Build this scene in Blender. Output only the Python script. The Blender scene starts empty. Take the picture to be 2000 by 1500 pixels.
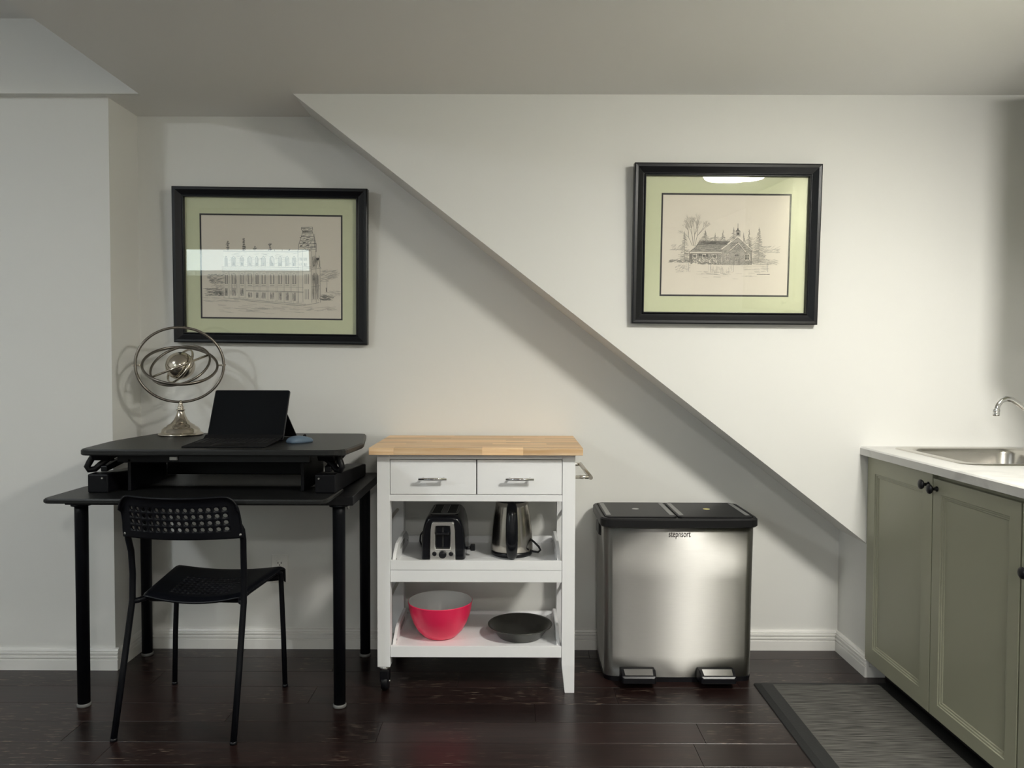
import bpy, bmesh, math, random
from mathutils import Vector, Matrix
random.seed(7)
scene = bpy.context.scene
COL = scene.collection
PI = math.pi

# ------------------------------------------------------------------ camera
cam_d = bpy.data.cameras.new('camera')
cam_d.sensor_fit = 'HORIZONTAL'
cam_d.sensor_width = 36.0
cam_d.lens = 27.0                      # 1500 px over a 2000 px wide frame
cam_d.clip_start = 0.05
cam = bpy.data.objects.new('camera', cam_d)
COL.objects.link(cam)
cam.matrix_world = (Matrix.Translation((0, 0, 1.248))
                    @ Matrix.Rotation(math.atan(3 / 1500), 4, 'Z')
                    @ Matrix.Rotation(PI / 2 - math.atan(45 / 1500), 4, 'X')
                    @ Matrix.Rotation(math.radians(0.14), 4, 'Z'))
scene.camera = cam

# ------------------------------------------------------------------ world and exposure
world = bpy.data.worlds.new('world')
scene.world = world
world.use_nodes = True
bg = world.node_tree.nodes['Background']
bg.inputs[0].default_value = (0.86, 1.0, 0.97, 1)
bg.inputs[1].default_value = 1.9
scene.view_settings.view_transform = 'Standard'
scene.view_settings.look = 'None'
scene.view_settings.exposure = 2.0
scene.view_settings.gamma = 1.0
scene.view_settings.use_curve_mapping = False
LAMP_MAIN = 46.0        # emission of the round lamp over the kitchen side
LAMP_LEFT = 30.0        # emission of the round lamp over the desk side
LAMP_REAR_FILL = 28.0        # emission of the added fill lamp behind the camera

# ------------------------------------------------------------------ materials
def nmat(name):
    m = bpy.data.materials.new(name)
    m.use_nodes = True
    nt = m.node_tree
    return m, nt, nt.nodes['Principled BSDF']

def mat(name, col, rough=0.5, metal=0.0, spec=0.5, var=0.0, scale=30.0, bump=0.0, stretch=(1, 1, 1), coat=0.0):
    m, nt, b = nmat(name)
    b.inputs['Base Color'].default_value = (*col, 1)
    b.inputs['Roughness'].default_value = rough
    b.inputs['Metallic'].default_value = metal
    b.inputs['Specular IOR Level'].default_value = spec
    if coat:
        b.inputs['Coat Weight'].default_value = coat
        b.inputs['Coat Roughness'].default_value = 0.15
    if var or bump:
        tc = nt.nodes.new('ShaderNodeTexCoord')
        mp = nt.nodes.new('ShaderNodeMapping')
        mp.inputs['Scale'].default_value = stretch
        nz = nt.nodes.new('ShaderNodeTexNoise')
        nz.inputs['Scale'].default_value = scale
        nz.inputs['Detail'].default_value = 4
        nt.links.new(tc.outputs['Object'], mp.inputs[0])
        nt.links.new(mp.outputs[0], nz.inputs['Vector'])
        if var:
            mx = nt.nodes.new('ShaderNodeMix')
            mx.data_type = 'RGBA'
            mx.inputs[6].default_value = (*[max(0, c * (1 - var)) for c in col], 1)
            mx.inputs[7].default_value = (*[min(1, c * (1 + var)) for c in col], 1)
            nt.links.new(nz.outputs[0], mx.inputs[0])
            nt.links.new(mx.outputs[2], b.inputs['Base Color'])
        if bump:
            bp = nt.nodes.new('ShaderNodeBump')
            bp.inputs['Strength'].default_value = bump
            bp.inputs['Distance'].default_value = 0.002
            nt.links.new(nz.outputs[0], bp.inputs['Height'])
            nt.links.new(bp.outputs[0], b.inputs['Normal'])
    return m

def emit(name, col, s):
    m, nt, b = nmat(name)
    b.inputs['Base Color'].default_value = (0.9, 0.9, 0.9, 1)
    b.inputs['Emission Color'].default_value = (*col, 1)
    b.inputs['Emission Strength'].default_value = s
    return m

def brushed(name, col, rough, aniso, rot, bumpscale=(300, 300, 6)):
    m, nt, b = nmat(name)
    b.inputs['Base Color'].default_value = (*col, 1)
    b.inputs['Metallic'].default_value = 1
    b.inputs['Roughness'].default_value = rough
    b.inputs['Anisotropic'].default_value = aniso
    b.inputs['Anisotropic Rotation'].default_value = rot
    tg = nt.nodes.new('ShaderNodeTangent')
    tg.direction_type = 'RADIAL'
    tg.axis = 'Z'
    nt.links.new(tg.outputs[0], b.inputs['Tangent'])
    tc = nt.nodes.new('ShaderNodeTexCoord')
    mp = nt.nodes.new('ShaderNodeMapping')
    mp.inputs['Scale'].default_value = (6, 6, 260)
    nz = nt.nodes.new('ShaderNodeTexNoise')
    nz.inputs['Scale'].default_value = 3
    nz.inputs['Detail'].default_value = 3
    mr = nt.nodes.new('ShaderNodeMapRange')
    mr.inputs['To Min'].default_value = rough * 0.85
    mr.inputs['To Max'].default_value = rough * 1.2
    nt.links.new(tc.outputs['Object'], mp.inputs[0])
    nt.links.new(mp.outputs[0], nz.inputs['Vector'])
    nt.links.new(nz.outputs[0], mr.inputs[0])
    nt.links.new(mr.outputs[0], b.inputs['Roughness'])
    return m

def plank_mat():
    m, nt, b = nmat('floor_wood')
    N, Lk = nt.nodes, nt.links
    tc = N.new('ShaderNodeTexCoord')
    oi = N.new('ShaderNodeObjectInfo')
    off = N.new('ShaderNodeVectorMath'); off.operation = 'MULTIPLY_ADD'
    cmb = N.new('ShaderNodeCombineXYZ')
    Lk.new(oi.outputs['Random'], cmb.inputs[0]); Lk.new(oi.outputs['Random'], cmb.inputs[1])
    off.inputs[1].default_value = (31, 17, 0)
    Lk.new(cmb.outputs[0], off.inputs[0]); Lk.new(tc.outputs['Object'], off.inputs[2])
    mp = N.new('ShaderNodeMapping'); mp.inputs['Scale'].default_value = (1.6, 34, 1)
    Lk.new(off.outputs[0], mp.inputs[0])
    nz = N.new('ShaderNodeTexNoise'); nz.inputs['Scale'].default_value = 3; nz.inputs['Detail'].default_value = 6
    Lk.new(mp.outputs[0], nz.inputs['Vector'])
    cr = N.new('ShaderNodeValToRGB')
    cr.color_ramp.elements[0].position = 0.3; cr.color_ramp.elements[0].color = (0.0065, 0.0036, 0.0034, 1)
    cr.color_ramp.elements[1].position = 0.75; cr.color_ramp.elements[1].color = (0.026, 0.0118, 0.0102, 1)
    Lk.new(nz.outputs[0], cr.inputs[0])
    hs = N.new('ShaderNodeHueSaturation')
    mr = N.new('ShaderNodeMapRange'); mr.inputs['To Min'].default_value = 0.65; mr.inputs['To Max'].default_value = 1.35
    Lk.new(oi.outputs['Random'], mr.inputs[0]); Lk.new(mr.outputs[0], hs.inputs['Value'])
    Lk.new(cr.outputs[0], hs.inputs['Color'])
    # short pale scratches worn through the varnish
    mp2 = N.new('ShaderNodeMapping'); mp2.inputs['Scale'].default_value = (7, 95, 1)
    Lk.new(off.outputs[0], mp2.inputs[0])
    n2 = N.new('ShaderNodeTexNoise'); n2.inputs['Scale'].default_value = 2.2; n2.inputs['Detail'].default_value = 2
    Lk.new(mp2.outputs[0], n2.inputs['Vector'])
    n3 = N.new('ShaderNodeTexNoise'); n3.inputs['Scale'].default_value = 2.0
    Lk.new(off.outputs[0], n3.inputs['Vector'])
    c2 = N.new('ShaderNodeValToRGB'); c2.color_ramp.elements[0].position = 0.635; c2.color_ramp.elements[1].position = 0.67
    c3 = N.new('ShaderNodeValToRGB'); c3.color_ramp.elements[0].position = 0.47; c3.color_ramp.elements[1].position = 0.58
    Lk.new(n2.outputs[0], c2.inputs[0]); Lk.new(n3.outputs[0], c3.inputs[0])
    ml = N.new('ShaderNodeMath'); ml.operation = 'MULTIPLY'
    Lk.new(c2.outputs[0], ml.inputs[0]); Lk.new(c3.outputs[0], ml.inputs[1])
    mx = N.new('ShaderNodeMix'); mx.data_type = 'RGBA'
    mx.inputs[7].default_value = (0.20, 0.15, 0.115, 1)
    Lk.new(ml.outputs[0], mx.inputs[0]); Lk.new(hs.outputs[0], mx.inputs[6])
    Lk.new(mx.outputs[2], b.inputs['Base Color'])
    b.inputs['Roughness'].default_value = 0.3
    b.inputs['Specular IOR Level'].default_value = 0.5
    bp = N.new('ShaderNodeBump'); bp.inputs['Strength'].default_value = 0.12; bp.inputs['Distance'].default_value = 0.001
    Lk.new(nz.outputs[0], bp.inputs['Height']); Lk.new(bp.outputs[0], b.inputs['Normal'])
    return m

def stave_mat():
    m, nt, b = nmat('butcher_block')
    N, Lk = nt.nodes, nt.links
    tc = N.new('ShaderNodeTexCoord'); oi = N.new('ShaderNodeObjectInfo')
    off = N.new('ShaderNodeVectorMath'); off.operation = 'ADD'
    sc = N.new('ShaderNodeVectorMath'); sc.operation = 'SCALE'; sc.inputs[3].default_value = 9
    cmb = N.new('ShaderNodeCombineXYZ')
    for i in range(3): Lk.new(oi.outputs['Random'], cmb.inputs[i])
    Lk.new(cmb.outputs[0], sc.inputs[0]); Lk.new(sc.outputs[0], off.inputs[0]); Lk.new(tc.outputs['Object'], off.inputs[1])
    mp = N.new('ShaderNodeMapping'); mp.inputs['Scale'].default_value = (3, 60, 60)
    mp.inputs['Rotation'].default_value = (0, 0.05, 0.04)
    Lk.new(off.outputs[0], mp.inputs[0])
    nz = N.new('ShaderNodeTexNoise'); nz.inputs['Scale'].default_value = 2; nz.inputs['Detail'].default_value = 5
    Lk.new(mp.outputs[0], nz.inputs['Vector'])
    cr = N.new('ShaderNodeValToRGB')
    cr.color_ramp.elements[0].position = 0.3; cr.color_ramp.elements[0].color = (0.76, 0.47, 0.235, 1)
    cr.color_ramp.elements[1].position = 0.7; cr.color_ramp.elements[1].color = (0.95, 0.70, 0.44, 1)
    Lk.new(nz.outputs[0], cr.inputs[0])
    hs = N.new('ShaderNodeHueSaturation')
    mr = N.new('ShaderNodeMapRange'); mr.inputs['To Min'].default_value = 0.78; mr.inputs['To Max'].default_value = 1.12
    Lk.new(oi.outputs['Random'], mr.inputs[0]); Lk.new(mr.outputs[0], hs.inputs['Value'])
    Lk.new(cr.outputs[0], hs.inputs['Color']); Lk.new(hs.outputs[0], b.inputs['Base Color'])
    b.inputs['Roughness'].default_value = 0.5
    return m

def glass_mat():
    m = bpy.data.materials.new('picture_glass'); m.use_nodes = True
    nt = m.node_tree; N = nt.nodes
    N.remove(N['Principled BSDF'])
    tr = N.new('ShaderNodeBsdfTransparent'); gl = N.new('ShaderNodeBsdfGlossy'); gl.inputs['Roughness'].default_value = 0.01
    fr = N.new('ShaderNodeFresnel'); geo = N.new('ShaderNodeNewGeometry'); ior = N.new('ShaderNodeMapRange')
    ior.inputs['To Min'].default_value = 1.55; ior.inputs['To Max'].default_value = 1 / 1.55
    nt.links.new(geo.outputs['Backfacing'], ior.inputs[0]); nt.links.new(ior.outputs[0], fr.inputs['IOR'])
    mx = N.new('ShaderNodeMixShader')
    nt.links.new(fr.outputs[0], mx.inputs[0]); nt.links.new(tr.outputs[0], mx.inputs[1]); nt.links.new(gl.outputs[0], mx.inputs[2])
    nt.links.new(mx.outputs[0], N['Material Output'].inputs[0])
    return m

def counter_mat():
    m, nt, b = nmat('worktop_laminate')
    N, Lk = nt.nodes, nt.links
    tc = N.new('ShaderNodeTexCoord')
    nz = N.new('ShaderNodeTexNoise'); nz.inputs['Scale'].default_value = 6; nz.inputs['Detail'].default_value = 8; nz.inputs['Distortion'].default_value = 1.2
    Lk.new(tc.outputs['Object'], nz.inputs['Vector'])
    cr = N.new('ShaderNodeValToRGB')
    e = cr.color_ramp.elements
    e[0].position = 0.30; e[0].color = (0.52, 0.515, 0.50, 1)
    e[1].position = 0.47; e[1].color = (0.64, 0.635, 0.615, 1)
    Lk.new(nz.outputs[0], cr.inputs[0]); Lk.new(cr.outputs[0], b.inputs['Base Color'])
    b.inputs['Roughness'].default_value = 0.35
    return m

def weave_mat():
    m, nt, b = nmat('mat_weave')
    N, Lk = nt.nodes, nt.links
    tc = N.new('ShaderNodeTexCoord')
    mp = N.new('ShaderNodeMapping'); mp.inputs['Scale'].default_value = (5, 130, 1)
    Lk.new(tc.outputs['Object'], mp.inputs[0])
    nz = N.new('ShaderNodeTexNoise'); nz.inputs['Scale'].default_value = 2; nz.inputs['Detail'].default_value = 3
    Lk.new(mp.outputs[0], nz.inputs['Vector'])
    cr = N.new('ShaderNodeValToRGB')
    cr.color_ramp.elements[0].position = 0.35; cr.color_ramp.elements[0].color = (0.028, 0.027, 0.024, 1)
    cr.color_ramp.elements[1].position = 0.68; cr.color_ramp.elements[1].color = (0.165, 0.16, 0.145, 1)
    Lk.new(nz.outputs[0], cr.inputs[0])
    wv = N.new('ShaderNodeTexWave'); wv.inputs['Scale'].default_value = 90; wv.bands_direction = 'X'
    Lk.new(tc.outputs['Object'], wv.inputs['Vector'])
    mx = N.new('ShaderNodeMix'); mx.data_type = 'RGBA'; mx.blend_type = 'MULTIPLY'; mx.inputs[0].default_value = 0.35
    Lk.new(cr.outputs[0], mx.inputs[6]); Lk.new(wv.outputs[0], mx.inputs[7])
    Lk.new(mx.outputs[2], b.inputs['Base Color'])
    b.inputs['Roughness'].default_value = 0.75
    bp = N.new('ShaderNodeBump'); bp.inputs['Strength'].default_value = 0.4; bp.inputs['Distance'].default_value = 0.001
    Lk.new(nz.outputs[0], bp.inputs['Height']); Lk.new(bp.outputs[0], b.inputs['Normal'])
    return m

M_WALL = mat('wall_paint', (0.775, 0.772, 0.742), 0.6, bump=0.05, scale=220)
M_CEIL = mat('ceiling_paint', (0.86, 0.855, 0.835), 0.8, bump=0.04, scale=220)
M_TRIM = mat('trim_paint', (0.82, 0.81, 0.78), 0.35)
M_FLOOR = plank_mat()
M_STAVE = stave_mat()
M_GLASS = glass_mat()
M_FRAME = mat('frame_black', (0.005, 0.0055, 0.0075), 0.33, spec=0.35, var=0.1)
M_MATG = mat('mat_board_green', (0.66, 0.69, 0.475), 0.9, var=0.03, scale=60)
M_MATB = mat('mat_board_black', (0.01, 0.01, 0.012), 0.7)
M_PAPER = mat('print_paper', (0.79, 0.735, 0.635), 0.9, var=0.02, scale=40)
M_PEN1 = mat('pencil_light', (0.46, 0.43, 0.375), 0.9)
M_PEN2 = mat('pencil_mid', (0.22, 0.21, 0.185), 0.9)
M_PEN3 = mat('pencil_dark', (0.06, 0.058, 0.054), 0.9)
M_PENW = mat('paper_white_line', (0.83, 0.78, 0.68), 0.9)
M_DESK = mat('desk_black', (0.005, 0.005, 0.006), 0.42, spec=0.3, bump=0.15, scale=180, stretch=(0.2, 1, 1))
M_LEG = mat('powder_coat_black', (0.0025, 0.003, 0.005), 0.5, spec=0.18)
M_FOOT = mat('grey_plastic_foot', (0.16, 0.16, 0.155), 0.5)
M_CONV = mat('converter_top_black', (0.010, 0.0105, 0.0105), 0.42, spec=0.4, bump=0.2, scale=260)
M_CONVM = mat('converter_metal_black', (0.003, 0.003, 0.0045), 0.45, spec=0.22)
M_CONVG = mat('converter_apron', (0.008, 0.009, 0.010), 0.4, spec=0.3)
M_GREY = mat('light_grey_plastic', (0.42, 0.42, 0.41), 0.4)
M_CHAIR = mat('chair_plastic_black', (0.0035, 0.004, 0.0065), 0.40, spec=0.28)
M_TUBE = mat('chair_steel_black', (0.0025, 0.003, 0.005), 0.42, spec=0.22)
M_SCREW = mat('screw_zinc', (0.6, 0.6, 0.58), 0.3, 1.0)
M_NICKEL = mat('nickel_antique', (0.62, 0.57, 0.49), 0.17, 1.0, var=0.1, scale=20)
M_NICKD = mat('nickel_dark', (0.22, 0.20, 0.175), 0.33, 1.0)
M_SCREEN = mat('tablet_screen', (0.003, 0.004, 0.0055), 0.12, spec=0.3)
M_TAB = mat('tablet_shell', (0.007, 0.007, 0.008), 0.4, spec=0.3)
M_KEYB = mat('keyboard_cover', (0.005, 0.005, 0.006), 0.8, spec=0.2)
M_KEY = mat('key_black', (0.008, 0.008, 0.009), 0.6, spec=0.3)
M_MOUSE = mat('mouse_blue_grey', (0.10, 0.15, 0.21), 0.5)
M_WHITE = mat('cart_white', (0.91, 0.915, 0.925), 0.35)
M_CHROME = mat('chrome', (0.75, 0.75, 0.75), 0.08, 1.0)
M_SATIN = mat('satin_nickel', (0.58, 0.55, 0.49), 0.28, 1.0)
M_BLACKP = mat('black_plastic', (0.006, 0.006, 0.008), 0.3, spec=0.35)
M_BLACKG = mat('black_gloss', (0.004, 0.0045, 0.007), 0.18, spec=0.4)
M_STEEL = brushed('brushed_steel', (0.46, 0.452, 0.432), 0.53, 1.0, 0.25)
M_STEELK = brushed('kettle_steel', (0.50, 0.47, 0.42), 0.22, 0.6, 0.25)
M_RED = mat('bowl_red', (0.90, 0.027, 0.11), 0.3)
M_BOWLW = mat('bowl_white', (0.72, 0.71, 0.70), 0.35)
M_PAN = mat('pan_dark', (0.13, 0.13, 0.118), 0.33, 0.9)
M_LID = mat('lid_black', (0.008, 0.008, 0.009), 0.42, spec=0.35, bump=0.1, scale=300)
M_STRIP = mat('lid_strip_grey', (0.22, 0.22, 0.215), 0.4)
M_YEL = mat('sticker_yellow', (0.75, 0.68, 0.28), 0.5)
M_SAGE = mat('sage_paint', (0.345, 0.345, 0.255), 0.42)
M_COUNTER = counter_mat()
M_SINK = mat('sink_steel', (0.56, 0.54, 0.50), 0.25, 1.0, bump=0.03, scale=200)
M_KNOB = mat('knob_black', (0.006, 0.006, 0.008), 0.35, spec=0.35)
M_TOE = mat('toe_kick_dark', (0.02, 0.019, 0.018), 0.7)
M_MATBORDER = mat('mat_border', (0.014, 0.0145, 0.0145), 0.6, bump=0.2, scale=150)
M_WEAVE = weave_mat()
M_OUTLET = mat('outlet_plastic', (0.76, 0.75, 0.71), 0.4)
M_PANEL = mat('toaster_chrome', (0.93, 0.92, 0.89), 0.26, 1.0)
M_SLOT = mat('slot_dark', (0.01, 0.01, 0.01), 0.6)

# ------------------------------------------------------------------ mesh building
class MB:
    """collects faces in world coordinates; build() links them as ONE mesh object"""
    def __init__(s): s.v = []; s.f = []; s.mi = []; s.sm = []; s.cur = 0
    def add(s, vs, fs, smooth=False):
        o = len(s.v); s.v += [tuple(p) for p in vs]
        for f in fs:
            s.f.append([o + i for i in f]); s.mi.append(s.cur); s.sm.append(smooth)
        return s
    def box(s, x0, x1, y0, y1, z0, z1):
        vs = [(x, y, z) for z in (z0, z1) for y in (y0, y1) for x in (x0, x1)]
        return s.add(vs, [(0, 2, 3, 1), (4, 5, 7, 6), (0, 1, 5, 4), (2, 6, 7, 3), (0, 4, 6, 2), (1, 3, 7, 5)])
    def loft(s, loops, cap0=True, cap1=True, smooth=True, closed=True):
        n = len(loops[0]); vs = [p for l in loops for p in l]; fs = []
        for i in range(len(loops) - 1):
            for j in range(n if closed else n - 1):
                k = (j + 1) % n
                fs.append((i * n + j, i * n + k, (i + 1) * n + k, (i + 1) * n + j))
        s.add(vs, fs, smooth)
        if cap0: s.add(loops[0], [tuple(range(n))[::-1]])
        if cap1: s.add(loops[-1], [tuple(range(n))])
        return s
    def prism(s, poly, axis, a, b):
        """poly: 2-D points; axis x: (y,z), y: (x,z), z: (x,y)"""
        def P(p, t): return (t, p[0], p[1]) if axis == 'x' else ((p[0], t, p[1]) if axis == 'y' else (p[0], p[1], t))
        return s.loft([[P(p, a) for p in poly], [P(p, b) for p in poly]], smooth=False)
    def tube(s, path, r, n=12, cap=True, rad=None):
        path = [Vector(p) for p in path]; loops = []
        up = None
        for i, p in enumerate(path):
            t = (path[min(i + 1, len(path) - 1)] - path[max(i - 1, 0)]).normalized()
            if up is None:
                up = Vector((0, 0, 1)) if abs(t.z) < 0.9 else Vector((1, 0, 0))
            a = t.cross(up).normalized(); b = a.cross(t).normalized(); up = b
            rr = rad[i] if rad else r
            loops.append([p + rr * (math.cos(2 * PI * k / n) * a + math.sin(2 * PI * k / n) * b) for k in range(n)])
        return s.loft(loops, cap, cap)
    def lathe(s, prof, c, n=40, axis=Vector((0, 0, 1)), cap0=True, cap1=True):
        """prof: (radius, height) pairs along axis from point c"""
        axis = Vector(axis).normalized(); c = Vector(c)
        a = axis.orthogonal().normalized(); b = axis.cross(a)
        loops = [[c + axis * h + r * (math.cos(2 * PI * k / n) * a + math.sin(2 * PI * k / n) * b) for k in range(n)] for r, h in prof]
        return s.loft(loops, cap0, cap1)
    def ring(s, c, nrm, R, w, t, n=64, sz=1.0, sz_axis=Vector((0, 0, 1))):
        """flat band ring of radius R, radial thickness t, width w along its normal"""
        nrm = Vector(nrm).normalized(); c = Vector(c); a = nrm.orthogonal().normalized(); b = nrm.cross(a)
        loops = []
        for k in range(n + 1):
            d = math.cos(2 * PI * k / n) * a + math.sin(2 * PI * k / n) * b
            l = []
            for q in range(10):
                an = 2 * PI * q / 10
                off = d * (R + t / 2 * math.cos(an)) + nrm * (w / 2 * math.sin(an))
                off = off + sz_axis * (off.dot(sz_axis) * (sz - 1))
                l.append(c + off)
            loops.append(l)
        return s.loft(loops, False, False)
    def build(s, name, m, parent=None, bevel=0.0, seg=2, weld=True, solid=0.0, subsurf=0):
        me = bpy.data.meshes.new(name)
        inv = WM[parent].inverted() if parent else Matrix()
        me.from_pydata([inv @ Vector(p) for p in s.v], [], s.f)
        ms = m if isinstance(m, (list, tuple)) else [m]
        for q in ms: me.materials.append(q)
        me.polygons.foreach_set('use_smooth', s.sm)
        me.polygons.foreach_set('material_index', s.mi)
        bm = bmesh.new(); bm.from_mesh(me)
        if weld: bmesh.ops.remove_doubles(bm, verts=bm.verts, dist=1e-5)
        bmesh.ops.recalc_face_normals(bm, faces=bm.faces)
        bm.to_mesh(me); bm.free()
        o = bpy.data.objects.new(name, me); COL.objects.link(o)
        if parent: o.parent = parent
        WM[o] = WM[parent] if parent else Matrix()
        if solid:
            md = o.modifiers.new('thickness', 'SOLIDIFY'); md.thickness = solid; md.offset = 0
        if bevel:
            md = o.modifiers.new('bevel', 'BEVEL'); md.width = bevel; md.segments = seg; md.limit_method = 'ANGLE'
            md.angle_limit = math.radians(40); md.harden_normals = False
        if subsurf:
            md = o.modifiers.new('smooth', 'SUBSURF'); md.levels = subsurf; md.render_levels = subsurf
        return o
WM = {}

def thing(name, label, cat, loc=(0, 0, 0), rotz=0.0, group=None):
    o = bpy.data.objects.new(name, None); COL.objects.link(o)
    o.empty_display_size = 0.1
    o.location = loc; o.rotation_euler = (0, 0, rotz)
    WM[o] = Matrix.Translation(loc) @ Matrix.Rotation(rotz, 4, 'Z')
    o['label'] = label; o['category'] = cat
    if group: o['group'] = group
    return o
def tag(o, label, cat, group=None):
    o['label'] = label; o['category'] = cat
    if group: o['group'] = group
    return o
def struct(o, label=None, cat=None):
    o['kind'] = 'structure'
    if label: o['label'] = label; o['category'] = cat
    return o
def rrect(x0, x1, y0, y1, r, n=6, bow=0.0):
    """rounded rectangle, counter-clockwise from the lower right; bow pushes the y0 side outwards"""
    pts = []
    for cx, cy, a0 in ((x1 - r, y0 + r, -PI / 2), (x1 - r, y1 - r, 0), (x0 + r, y1 - r, PI / 2), (x0 + r, y0 + r, PI)):
        for k in range(n + 1):
            a = a0 + PI / 2 * k / n
            pts.append((cx + r * math.cos(a), cy + r * math.sin(a)))
    if bow:
        m = 10; xa, xb = x0 + r, x1 - r
        for k in range(1, m):
            t = k / m
            pts.append((xa + (xb - xa) * t, y0))
        w = x1 - x0; cx = (x0 + x1) / 2; cy = (y0 + y1) / 2
        pts = [(x, y - (bow * (1 - ((x - cx) / (w / 2)) ** 2) if y < cy else 0)) for x, y in pts]
    return pts
def Z(pts, z): return [(x, y, z) for x, y in pts]

# ================================================================== THE SETTING
WB, WF, WL = 3.30, 3.02, 3.065           # recess wall, stair wall and left wall planes
ZC, ZH = 2.285, 2.573                    # low and high ceilings
XL, XR, YR = -4.2, 2.03, -2.7
# floor slab with boards laid on it
fl = MB().box(XL, XR, 0.90, WB + 0.1, -0.06, -0.012).box(XL, XR, YR, 0.898, -0.06, 0.0)
FLOOR = struct(fl.build('floor', M_FLOOR), 'dark glossy brown wooden plank floor', 'floor')
rows = [0.90 + 0.1430 * k for k in range(17)]      # seams 2.33, 2.473, 2.616, 2.759 ...
fixed = {10: [0.59, -1.30], 11: [-0.449], 12: [0.079], 13: [0.385], 14: [-1.395]}
for k, y in enumerate(rows):
    y1 = min(y + 0.1430, WB + 0.05)
    if y >= WB: break
    cuts = fixed.get(k, [random.uniform(-1.2, 1.0)])[:]
    while min(cuts) > XL + 0.9: cuts.append(min(cuts) - random.uniform(1.0, 1.5))
    while max(cuts) < XR - 0.9: cuts.append(max(cuts) + random.uniform(1.0, 1.5))
    cuts = [XL] + sorted(c for c in cuts if XL + 0.1 < c < XR - 0.1) + [XR]
    for a, b in zip(cuts, cuts[1:]):
        MB().box(a + 0.0006, b - 0.0006, y + 0.0006, y1 - 0.0006, -0.012, -random.uniform(0, 0.00015)).build('floorboard', M_FLOOR, FLOOR, bevel=0.0004, seg=1)

struct(MB().box(-1.605, 1.42, WB, WB + 0.1, 0, ZC + 0.05).build('wall_back', M_WALL), 'white wall of the recess under the stairs', 'wall')
struct(MB().box(XL, -1.605, WL, WB + 0.1, 0, ZC + 0.05).build('wall_left_front', M_WALL), 'white wall left of the desk recess', 'wall')
stair = MB().prism([(-0.862, ZC + 0.02), (-0.862, ZC), (1.407, 0.523), (1.407, 0.0), (XR + 0.02, 0.0), (XR + 0.02, ZC + 0.02)], 'y', WF, WB)
struct(stair.build('wall_stair', M_WALL), 'white boxed-in staircase side wall with diagonal lower edge', 'wall')
struct(MB().box(XR, XR + 0.1, YR, WB, 0, ZC + 0.05).build('wall_right', M_WALL), 'white wall behind the kitchen counter', 'wall')
struct(MB().box(XL - 0.1, XL, YR, WB, 0, ZH + 0.1).build('wall_left', M_WALL), 'far left white wall out of view', 'wall')
struct(MB().box(-2.42, XR + 0.1, YR - 0.1, YR, 0, ZH + 0.1).box(XL - 0.1, -4.10, YR - 0.1, YR, 0, ZH + 0.1).box(-4.10, -2.42, YR - 0.1, YR, 0, 1.76).box(-4.10, -2.42, YR - 0.1, YR, 2.12, ZH + 0.1).build('wall_rear', M_WALL), 'rear white wall behind the viewer', 'wall')
struct(MB().box(-1.463, XR + 0.1, YR, WB + 0.1, ZC, ZC + 0.4).box(-1.605, -1.463, WF + 0.02, WB + 0.1, ZC, ZH - 0.01).build('ceiling', M_CEIL), 'lowered white ceiling over desk and kitchen', 'ceiling')
struct(MB().box(XL, -1.463, YR, WB + 0.1, ZH, ZH + 0.1).build('ceiling_high', M_CEIL), 'raised ceiling at the upper left corner', 'ceiling')
struct(MB().box(XL, -1.463, WF, WF + 0.0195, ZC, ZH).box(XL, -1.605, WF + 0.0195, WB + 0.1, ZC, ZH).build('ceiling_bulkhead', M_WALL), 'white boxed bulkhead above the left wall', 'bulkhead')

BBP = [(0, 0), (.016, 0), (.016, .041), (.0095, .0445), (.0155, .048), (.0155, .056), (.0090, .0595), (.0148, .063), (.0148, .070), (.0085, .0735), (.0125, .077), (.009, .084), (0, .086)]
def baseboard(name, p, d, nrm, label):
    """profile swept from p along d, standing out along nrm"""
    p, d, nrm = Vector(p), Vector(d), Vector(nrm)
    loops = [[q + nrm * t + Vector((0, 0, z)) for t, z in BBP] for q in (p, p + d)]
    struct(MB().loft(loops, smooth=False).build(name, M_TRIM), label, 'baseboard')
baseboard('baseboard_back', (-1.605, WB, 0), (1.605 + 1.407, 0, 0), (0, -1, 0), 'white grooved baseboard along the recess wall')
baseboard('baseboard_recess_left', (-1.605, WL, 0), (0, WB - WL, 0), (1, 0, 0), 'white grooved baseboard on the short side of the left wall')
baseboard('baseboard_left', (XL, WL, 0), (-1.605 - XL + 0.016, 0, 0), (0, -1, 0), 'white grooved baseboard below the left wall')
baseboard('baseboard_recess_right', (1.407, WF - 0.016, 0), (0, WB - WF + 0.016, 0), (-1, 0, 0), 'white grooved baseboard on the right side of the recess')
baseboard('baseboard_right', (1.407, WF, 0), (0.066, 0, 0), (0, -1, 0), 'short white baseboard stub beside the cabinet toe kick')

# ------------------------------------------------------------------ lamps
def round_lamp(x, y, z, r, s, col, label):
    t = thing('ceiling_lamp', label, 'lamp', (x, y, z), group='round ceiling lamps')
    MB().lathe([(r * 1.0, 0), (r * 1.03, -0.012), (r * 1.03, -0.03), (r * 0.985, -0.036), (r * 0.98, -0.02)], (x, y, z), 56, cap0=True, cap1=False).build('rim', M_TRIM, t)
    MB().lathe([(r * 0.975, -0.022), (r * 0.965, -0.045), (r * 0.90, -0.060), (r * 0.5, -0.070), (0.001, -0.073)], (x, y, z), 56, cap0=False, cap1=True).build('diffuser', emit('lamp_glow', col, s), t)
    MB().ring((x, y, z - 0.072), (0, 0, 1), r * 0.45, 0.006, 0.006, 48).build('trim_ring', M_GREY, t)
round_lamp(1.35, 1.20, ZC, 0.19, LAMP_MAIN, (1.0, 0.975, 0.905), 'round white ceiling lamp mirrored in the right picture')
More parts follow.
